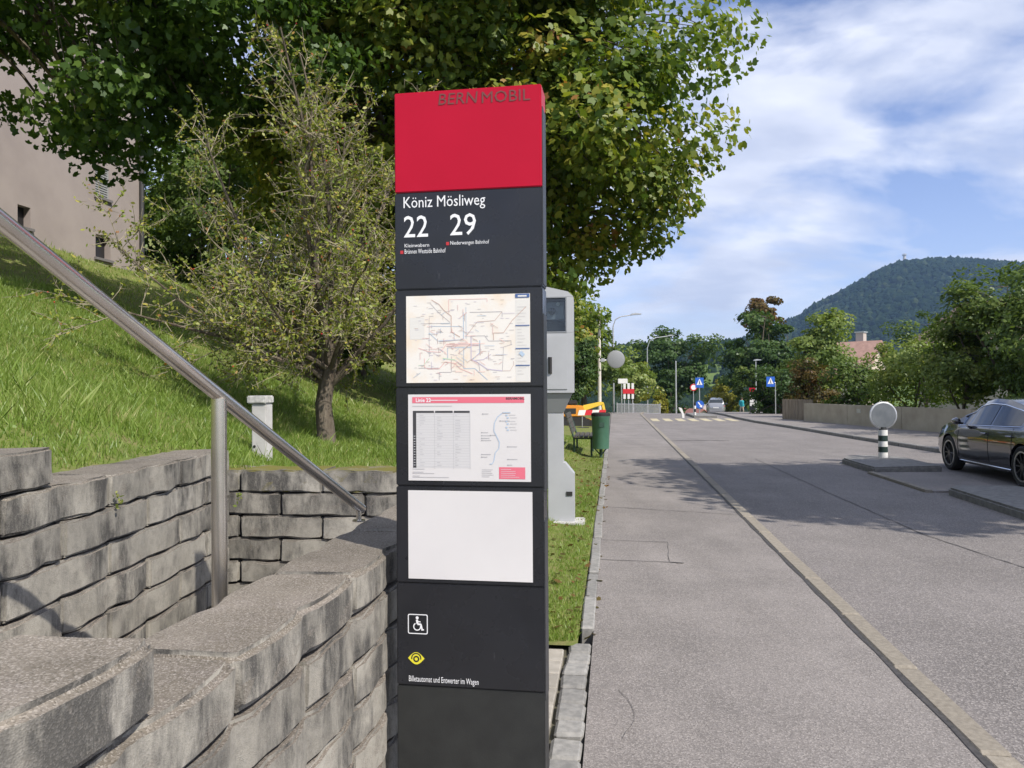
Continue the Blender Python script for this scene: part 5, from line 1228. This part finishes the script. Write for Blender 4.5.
# ------------------------------------------------------------------ cars
def interp(tab, x):
    for (a, ya), (b_, yb) in zip(tab, tab[1:]):
        if x <= b_:
            f = (x-a)/(b_-a); f = f*f*(3-2*f)*0.35 + f*0.65; return ya + (yb-ya)*f
    return tab[-1][1]
def make_car(label, loc, rz, paint, estate=False):
    t = thing('parked_car', label, 'car', loc, rz)
    ROOF = [(-2.33, 0.62), (-2.28, 0.88), (-2.05, 0.99), (-1.75, 1.03), (-1.45, 1.10), (-0.9, 1.31), (-0.35, 1.41), (0.1, 1.425), (0.45, 1.37), (0.8, 1.18), (1.12, 0.985), (1.6, 0.90), (2.05, 0.78), (2.25, 0.66), (2.33, 0.50)]
    if estate: ROOF = [(-2.33, 0.62), (-2.28, 0.95), (-2.15, 1.2), (-1.9, 1.45), (-1.4, 1.55), (-0.35, 1.6), (0.1, 1.58), (0.45, 1.48), (0.8, 1.25), (1.12, 1.04), (1.6, 0.96), (2.05, 0.84), (2.25, 0.7), (2.33, 0.52)]
    gh0, gh1 = (-1.62 if not estate else -2.2), 1.0
    BELT = [(-2.33, 0.55), (-2.25, 0.80), (-1.6, 0.955), (0.0, 0.91), (1.05, 0.875), (1.6, 0.83), (2.1, 0.70), (2.33, 0.45)]
    WID = [(-2.33, 0.62), (-2.2, 0.80), (-1.7, 0.885), (-0.5, 0.89), (0.8, 0.89), (1.5, 0.885), (2.0, 0.82), (2.25, 0.66), (2.33, 0.5)]
    def section(x):
        zr, w = interp(ROOF, x), interp(WID, x); zb = min(interp(BELT, x), zr-0.03)
        g = sstep(gh0, gh0+0.5, x)*(1-sstep(gh1-0.35, gh1+0.15, x)); wr_ = w*0.90*(1-g) + 0.60*g
        zlo = 0.19 + 0.06*sstep(1.8, 2.33, abs(x))
        return [(w*0.90, zlo), (w*0.97, zlo+0.10), (w*0.995, 0.48*min(1, zb/0.8)), (w*1.0, min(0.66, zb*0.8)), (w*0.975, zb-0.07), (w*0.935, zb), (wr_*1.03 + 0.0, zb+(zr-zb)*0.80), (wr_*0.92, zb+(zr-zb)*0.945), (wr_*0.55, zr-0.006), (0.0, zr)]
    xs = sorted(set([round(v, 3) for v in np.linspace(-2.33, 2.33, 48)] + [-2.28, 2.28]))
    b = MB(); ns = 10; rows = []
    for x in xs:
        S = section(x); rows.append([(x, y, z) for y, z in S] + [(x, -y, z) for y, z in S[-2::-1]])
    m_ = len(rows[0]); vs = [p for r in rows for p in r]; fs = []
    for i in range(len(xs)-1):
        for j in range(m_-1): fs.append((i*m_+j, (i+1)*m_+j, (i+1)*m_+j+1, i*m_+j+1))
        fs.append((i*m_+m_-1, (i+1)*m_+m_-1, (i+1)*m_, i*m_))
    fs += [tuple(range(m_)), tuple(range((len(xs)-1)*m_, len(xs)*m_))[::-1]]
    b.add(vs, fs); me = b.mesh('body', paint, smooth=35)
    body = link('body', me, t)
    WX, WR = (-1.36, 1.36), 0.335
    cm = MB()
    for wx in WX:
        for sy in (-1, 1): cm.lathe([(0, -0.17), (WR+0.045, -0.17), (WR+0.045, 0.17), (0, 0.17)], 28, axis='y', c=(wx, sy*0.84, WR-0.01))
    cut = link('cut', cm.mesh('cut', M_black), t)
    md = body.modifiers.new('b', 'BOOLEAN'); md.object = cut; md.operation = 'DIFFERENCE'; md.solver = 'EXACT'
    bpy.context.view_layer.update(); dg = bpy.context.evaluated_depsgraph_get()
    nm = bpy.data.meshes.new_from_object(body.evaluated_get(dg)); body.modifiers.clear(); body.data = nm; nm.name = 'body'
    nm.set_sharp_from_angle(angle=radians(35)); bpy.data.objects.remove(cut)
    M_tint = MATS['car_glass']; M_chrome = MATS['chrome']
    def side_y(x, z, off):
        S = section(x)
        for (y0, z0), (y1, z1) in zip(S, S[1:]):
            if z0 <= z <= z1 + 1e-6: return y0 + (y1-y0)*(z-z0)/max(z1-z0, 1e-6) + off
        return S[5][0]
    for sy in (1, -1):
        wins = [(-0.22, 0.83), (-1.18, -0.29), (-1.42, -1.22)] if not estate else [(-0.22, 0.83), (-1.15, -0.29), (-1.95, -1.22)]
        for k, (x0, x1) in enumerate(wins):
            g_ = MB(); n = 8; vs = []
            for i in range(n+1):
                x = x0+(x1-x0)*i/n; S = section(x); zb = S[5][1]; zt = S[6][1]; za = zb+0.03; ze = max(za+0.015, zt-0.03)
                vs += [(x, sy*side_y(x, za, 0.006), za), (x, sy*side_y(x, ze, 0.006), ze)]
            g_.add(vs, [(2*i, 2*i+2, 2*i+3, 2*i+1) for i in range(n)]); g_.build('side_window', M_tint, t, smooth=True)
        tr = []
        for i in range(25):
            x = -1.45 + 2.36*i/24; S = section(x); zt = max(S[5][1]+0.05, S[6][1]-0.012); tr.append((x, sy*side_y(x, zt, 0.008), zt))
        MB().tube(tr, 0.010, 6).build('window_trim', M_chrome, t, smooth=True)
        tr = [(x, sy*side_y(x, section(x)[5][1]+0.012, 0.008), section(x)[5][1]+0.012) for x in np.linspace(-1.45, 0.95, 14)]
        MB().tube(tr, 0.007, 6).build('window_trim', M_chrome, t, smooth=True)
        for xd in (0.93, -0.255, -1.06):
            pts = [(xd - (0.10*sstep(0.55, 0.3, z_) if xd < -1 else 0), sy*side_y(xd, z_, 0.002), z_) for z_ in np.linspace(0.30, interp(BELT, xd)-0.01, 8)]
            MB().tube(pts, 0.004, 4).build('door_seam', M_black, t)
        for xh in (-0.12, -1.0):
            MB().tube([(xh-0.09, sy*side_y(xh, 0.79, 0.02), 0.795), (xh+0.09, sy*side_y(xh, 0.79, 0.02), 0.79)], 0.013, 8).build('door_handle', paint, t, smooth=True)
        MB().tube([(x, sy*side_y(x, 0.24, 0.005), 0.24) for x in np.linspace(-0.95, 0.95, 8)], 0.011, 6).build('sill_trim', M_chrome, t, smooth=True)
        b = MB(); b.xf = Matrix.Translation((0.78, sy*0.965, 0.97)); b.lathe([(0, -0.09), (0.05, -0.07), (0.07, 0.0), (0.055, 0.08), (0, 0.1)], 12, axis='x'); b.build('door_mirror', paint, t, smooth=True)
        MB().box(0.74, 0.80, min(sy*0.86, sy*0.92), max(sy*0.86, sy*0.92), 0.91, 0.95).build('mirror_stalk', M_black, t)
        b = MB(); hl = []
        for x, z in ((2.28, 0.60), (2.05, 0.66), (1.85, 0.72), (1.95, 0.755), (2.15, 0.715), (2.27, 0.66)): hl.append((x, sy*(side_y(x, min(z, section(x)[5][1]-0.005), 0.012)), min(z, section(x)[5][1]-0.005)))
        b.poly(hl); b.build('headlight', MATS['lamp_glass'], t)
        b = MB(); hl = []
        for x, z in ((-2.27, 0.66), (-2.0, 0.72), (-1.9, 0.80), (-2.05, 0.85), (-2.24, 0.78)): hl.append((x, sy*(side_y(x, z, 0.012)), z))
        b.poly(hl); b.build('tail_light', M_red, t)
        for wx in WX:
            w_ = MB().lathe([(0.245, -0.10), (0.30, -0.108), (0.33, -0.085), (WR, -0.05), (WR, 0.05), (0.33, 0.085), (0.30, 0.108), (0.245, 0.10)], 32, axis='y', c=(wx, sy*0.775, WR), ring=True).build('tyre', M_black, t, smooth=True)
            yo = sy*(0.775+0.092)
            rim = MB().lathe([(0.222, 0.008), (0.250, 0.008), (0.252, -0.008), (0.222, -0.008)], 32, axis='y', c=(wx, yo, WR), ring=True).build('rim', MATS['rim_alloy'], t, smooth=True)
            for k in range(10):
                a = 2*pi*k/10; MB().tube([(wx+0.05*cos(a), yo-sy*0.012, WR+0.05*sin(a)), (wx+0.228*cos(a), yo-sy*0.004, WR+0.228*sin(a))], [0.016, 0.010], 5).build('spoke', MATS['rim_black'], rim)
            MB().lathe([(0, 0.012), (0.055, 0.012), (0.055, -0.012), (0, -0.012)], 16, axis='y', c=(wx, yo-sy*0.01, WR)).build('hub', MATS['rim_black'], rim)
            MB().lathe([(0, 0.01), (0.235, 0.01), (0.235, -0.01), (0, -0.01)], 24, axis='y', c=(wx, sy*0.775, WR)).build('brake_disc', M_plinth, t)
    def top_glass(x0, x1, nm_):
        g_ = MB(); n = 6; vs = []
        for i in range(n+1):
            x = x0+(x1-x0)*i/n; S = section(x)
            prof = [(S[7][0]*0.97, S[7][1]+0.005), (S[8][0], S[8][1]+0.007), (0, S[9][1]+0.008), (-S[8][0], S[8][1]+0.007), (-S[7][0]*0.97, S[7][1]+0.005)]
            vs += [(x, y, z) for y, z in prof]
        g_.add(vs, [(5*i+j, 5*i+5+j, 5*i+6+j, 5*i+1+j) for i in range(n) for j in range(4)]); g_.build(nm_, M_tint, t, smooth=True)
    top_glass(0.42, 1.06, 'windscreen'); top_glass(-1.5 if not estate else -2.2, -0.85 if not estate else -1.95, 'rear_window')
    MB().box(2.24, 2.33, -0.40, 0.40, 0.32, 0.52).build('grille', M_black, t); MB().box(-2.345, -2.325, -0.26, 0.26, 0.58, 0.69).build('number_plate', M_white, t)
    return t
mat('car_glass', (0.025, 0.032, 0.036), 0.04, spec=0.8); mat('chrome', (0.75, 0.76, 0.78), 0.15, 1.0); mat('lamp_glass', (0.55, 0.57, 0.6), 0.1, spec=0.8)
mat('rim_alloy', (0.42, 0.42, 0.43), 0.3, 0.8); mat('rim_black', (0.03, 0.03, 0.032), 0.35)
M_paint = mat('black_car_paint', (0.006, 0.007, 0.013), 0.16, spec=0.6, coat=1.0); M_paint2 = mat('grey_car_paint', (0.33, 0.34, 0.36), 0.25, 0.4, coat=1.0)
fw, bw = Vector((8.47, 14.95)), Vector((8.10, 12.25)); hd = (fw-bw).normalized(); mid = (fw+bw)/2 + Vector((hd.y, -hd.x))*0.87
make_car('dark blue black saloon car stopped at the right edge beside the island', (mid.x, mid.y, -0.085), atan2(hd.y, hd.x), M_paint)
p = at(716.5, 414.5, 78); make_car('distant silver grey car parked under the yellow green bush', p, 1.28, M_paint2, True)

# ------------------------------------------------------------------ the pedestrian
def person():
    Yd = 72; b0 = at(741.5, 417, Yd); b0.z = road_drop(inv(b0.x, b0.y)[1]) + 0.012
    t = thing('person', 'person in turquoise jacket and light trousers walking on the far right pavement', 'person', b0, 0.3)
    J = {'pel': (0, 0, 0.93, .13), 'spi': (0, 0.01, 1.15, .13), 'che': (0, 0.0, 1.36, .155), 'nek': (0, -0.02, 1.48, .06), 'hed': (0, -0.05, 1.60, .10), 'top': (0, -0.04, 1.68, .075),
         'lh': (.09, 0, 0.88, .095), 'lk': (.10, -0.12, 0.50, .065), 'la': (.10, -0.02, 0.10, .045), 'lt': (.11, -0.17, 0.035, .035),
         'rh': (-.09, 0, 0.88, .095), 'rk': (-.10, 0.05, 0.50, .065), 'ra': (-.10, 0.24, 0.14, .045), 'rt': (-.10, 0.15, 0.04, .035),
         'ls': (.19, 0, 1.40, .065), 'le': (.25, 0.08, 1.13, .05), 'lw': (.23, -0.05, 0.92, .035), 'lf': (.22, -0.09, 0.84, .03),
         'rs': (-.19, 0, 1.40, .065), 're': (-.25, 0.02, 1.13, .05), 'rw': (-.24, -0.16, 0.95, .035), 'rf': (-.23, -0.21, 0.88, .03)}
    E = ['pel spi', 'spi che', 'che nek', 'nek hed', 'hed top', 'pel lh', 'lh lk', 'lk la', 'la lt', 'pel rh', 'rh rk', 'rk ra', 'ra rt', 'che ls', 'ls le', 'le lw', 'lw lf', 'che rs', 'rs re', 're rw', 'rw rf']
    ks = list(J); me = bpy.data.meshes.new('body'); me.from_pydata([J[k][:3] for k in ks], [tuple(ks.index(a) for a in e.split()) for e in E], [])
    o = link('body', me, t); md = o.modifiers.new('s', 'SKIN')
    for i, k in enumerate(ks): me.skin_vertices[0].data[i].radius = (J[k][3], J[k][3]); me.skin_vertices[0].data[i].use_root = (k == 'pel')
    o.modifiers.new('u', 'SUBSURF').levels = 2
    bpy.context.view_layer.update(); nm = bpy.data.meshes.new_from_object(o.evaluated_get(bpy.context.evaluated_depsgraph_get())); o.modifiers.clear(); o.data = nm
    for m in (mat('turquoise_jacket', (0.03, 0.36, 0.42), 0.8), mat('beige_trousers', (0.42, 0.35, 0.27), 0.85), mat('skin', (0.50, 0.30, 0.22), 0.6), M_black): nm.materials.append(m)
    for p in nm.polygons:
        z = p.center.z; x = abs(p.center.x); p.use_smooth = True
        p.material_index = 2 if z > 1.47 or (z < 0.90 and x > 0.19) else 0 if z > 0.90 else 3 if z < 0.09 else 1
    b = MB(); b.lathe([(0, 1.74), (0.07, 1.725), (0.112, 1.66), (0.108, 1.60), (0.07, 1.55)], 14, c=(0, -0.025, 0)); b.build('hair', mat('brown_hair', (0.06, 0.04, 0.025), 0.7), t, smooth=True)
    b = MB(); b.box(-0.13, 0.13, 0.13, 0.27, 1.05, 1.42); b.build('backpack', mat('blue_backpack', (0.03, 0.10, 0.30), 0.7), t, bevel=0.04)
person()

# ------------------------------------------------------------------ houses among the trees
def gable_house(label, c, rz, w, d, h, rh, wallc, roofc, base_z, chim=True, nwin=3):
    t = thing('gabled_house', label, 'house', (c[0], c[1], base_z), rz)
    mw = mat('render_%d' % (wallc[0]*1000), wallc, 0.9, col2=tuple(x*1.12 for x in wallc), nscale=0.8); mr_ = mat('tile_%d' % (roofc[0]*1000), roofc, 0.85, col2=tuple(x*1.3 for x in roofc), nscale=3, bump=0.5, bscale=8)
    MB().prism_xz([(-w/2, 0), (w/2, 0), (w/2, h), (0, h+rh-0.12), (-w/2, h)], -d/2, d/2).build('wall', mw, t)
    e = 0.5; rf = MB()
    for s in (-1, 1):
        a = [(s*(w/2+e), h-e*rh/(w/2)), (0, h+rh), (0, h+rh+0.18), (s*(w/2+e), h-e*rh/(w/2)+0.18)]
        rf.prism_xz(a if s < 0 else a[::-1], -d/2-e, d/2+e)
    r_ = rf.build('roof', mr_, t)
    if chim:
        MB().box(w*0.10, w*0.10+0.7, -d*0.25, -d*0.25+0.7, h+rh*0.55, h+rh+1.0).build('chimney', mat('chimney_render', (0.45, 0.40, 0.37), 0.9), r_); MB().box(w*0.10-0.08, w*0.10+0.78, -d*0.25-0.08, -d*0.25+0.78, h+rh+1.001, h+rh+1.12).build('chimney_cap', M_galv, r_)
    for k in range(nwin):
        x = -w/2 + w*(k+0.5)/nwin
        for z in ((1.2,) if h < 4 else (1.2, 4.0)):
            f = MB().box(x-0.55, x+0.55, -d/2-0.04, -d/2-0.002, z, z+1.3).build('window', M_white, t); MB().box(x-0.47, x+0.47, -d/2-0.055, -d/2-0.041, z+0.08, z+1.22).build('pane', MATS['car_glass'], f)
p = at(846, 358, 72); gable_house('house with pinkish gable roof and chimney above the garden trees', (p.x, p.y), 0.75, 5.5, 5.6, 3.6, 2.8, (0.50, 0.43, 0.36), (0.30, 0.185, 0.15), -0.9)
p = at(1004, 330, 44); gable_house('brown roofed house half hidden behind the right edge tree', (p.x+4.2, p.y+4), 0.3, 8.5, 9.0, 5.0, 2.6, (0.46, 0.40, 0.34), (0.13, 0.09, 0.075), -0.6)
p = at(694, 395, 170); gable_house('far red roofed house beyond the crossing signs', (p.x, p.y), 0.2, 11, 9, 4.5, 3.6, (0.50, 0.42, 0.40), (0.26, 0.11, 0.085), -11.5)

# ------------------------------------------------------------------ far hills and woods
HP = [(560, 372), (640, 366), (700, 356), (760, 338), (800, 322), (815, 311), (850, 295), (880, 278), (905, 270), (940, 267), (980, 268), (1024, 272), (1100, 282), (1220, 305), (1400, 345), (1700, 375)]
def ridge(u):
    for (a, va), (b_, vb) in zip(HP, HP[1:]):
        if u <= b_:
            f = max(0, (u-a)/(b_-a)); return va+(vb-va)*f
    return HP[-1][1]
RY = 1650.0
def hill_z(x, y):
    u = 512 + FPX*x/max(y, 50)
    top = EYE + (HOR-ridge(u))/FPX*RY
    k = sstep(760, RY, y) if y < RY else 1-0.6*sstep(RY, 3000, y)
    return -25 + (top+25)*k + (14*sin(x*0.011+y*0.004)*sin(y*0.009) + 7*sin(x*0.031)*sin(y*0.027+x*0.01))*k*(1-k)*2.2
xs_ = np.linspace(60, 2600, 110); ys_ = np.linspace(740, 3000, 60)
P = np.array([[(x*(y/RY), y, hill_z(x*(y/RY), y)) for y in ys_] for x in xs_])
M_hill = ground_mat('forest_floor', (0.030, 0.050, 0.020), (0.045, 0.070, 0.026), (0.05, 0.06, 0.03), 0.03)
hill = link('hill', grid_mesh('hill', P, M_hill)); hill['kind'] = 'structure'
if hill.data.polygons[0].normal.z < 0: hill.data.flip_normals()
ico = bmesh.new(); bmesh.ops.create_icosphere(ico, subdivisions=1, radius=1.0); IV = np.array([v.co[:] for v in ico.verts]); IF = np.array([[v.index for v in f.verts] for f in ico.faces]); ico.free()
def blobs(name, label, C, S, m, seed):
    rng = np.random.default_rng(seed); n = len(C)
    jit = 1 + 0.30*rng.normal(size=(n, len(IV), 1)).clip(-1.3, 1.3)*0.7
    V = C[:, None, :] + IV[None]*jit*S[:, None, :]
    F = (IF[None] + (np.arange(n)*len(IV))[:, None, None]).reshape(-1, 3)
    V = V.reshape(-1, 3)[F.ravel()]
    o = link(name, np_mesh(name, V, 3, m, np.repeat(np.clip(rng.normal(0.45, 0.22, n), 0, 1), len(IF)))); tag(o, label, 'forest', kind='stuff'); return o
L_far = leaf_mat('far_wood_leaf', [(0.0, (0.012, 0.024, 0.014)), (0.6, (0.022, 0.039, 0.019)), (1.0, (0.045, 0.062, 0.025))], 0.10, 0.0)
rng = np.random.default_rng(17); C = []
while len(C) < 11000:
    u = rng.uniform(600, 1060); y = RY*(0.52 + 0.52*rng.random()); x = (u-512)/FPX*y
    if sin(x*0.012+1)*sin(y*0.008+2) + 0.5*sin(x*0.03)*sin(y*0.021) > 0.93: continue
    C.append((x, y, hill_z(x, y)+2))
C = np.array(C); S = rng.uniform(3.4, 6.6, (len(C), 1))*np.array([[1, 1, 1.3]])*rng.uniform(0.8, 1.2, (len(C), 3))
blobs('hill_forest', 'dark green forest covering the hill on the right', C, S, L_far, 1)
tw_ = at(905.5, 262, RY*0.99); t = thing('lookout_tower', 'tiny tower poking above the wooded hill top', 'tower', (tw_.x, tw_.y, hill_z(tw_.x, tw_.y)))
zt = at(0, 259.5, RY).z - hill_z(tw_.x, tw_.y)
MB().tube([(0, 0, -2), (0, 0, zt)], [4.0, 3.0], 8).build('shaft', M_conc, t); MB().lathe([(3, zt+0.01), (4.5, zt+1), (4.5, zt+4), (0, zt+6)], 8).build('cabin', M_galv, t)
C = []; 
while len(C) < 4200:
    u = rng.uniform(560, 830); y = rng.uniform(220, 860); x = (u-512)/FPX*y
    v = HOR - (ground_z(x, y)-EYE)/y*FPX
    if 470 < y < 610 and 668 < u < 725 and rng.random() < 0.95: continue
    C.append((x, y, ground_z(x, y)+2.5))
C = np.array(C); S = rng.uniform(3.0, 5.5, (len(C), 1))*np.array([[1, 1, 1.3]])*rng.uniform(0.8, 1.2, (len(C), 3))
blobs('valley_wood', 'distant wood on the low ridge beyond the end of the road', C, S, L_far, 2)

# ------------------------------------------------------------------ air
hz = MB().box(-3600, 3600, -300, 4200, -60, 330).build('haze', M_white); hz.data.materials.clear()
hm, nt_ = new_mat('air'); b_ = NT(nt_)
vol = b_.n('ShaderNodeVolumePrincipled', {'Color': (0.40, 0.62, 1.0, 1), 'Density': 0.00015, 'Anisotropy': 0.3})
b_.n('ShaderNodeOutputMaterial', {'Volume': vol.outputs[0]})
hz.data.materials.append(hm); tag(hz, 'thin bluish air haze over the valley', 'haze', kind='stuff')
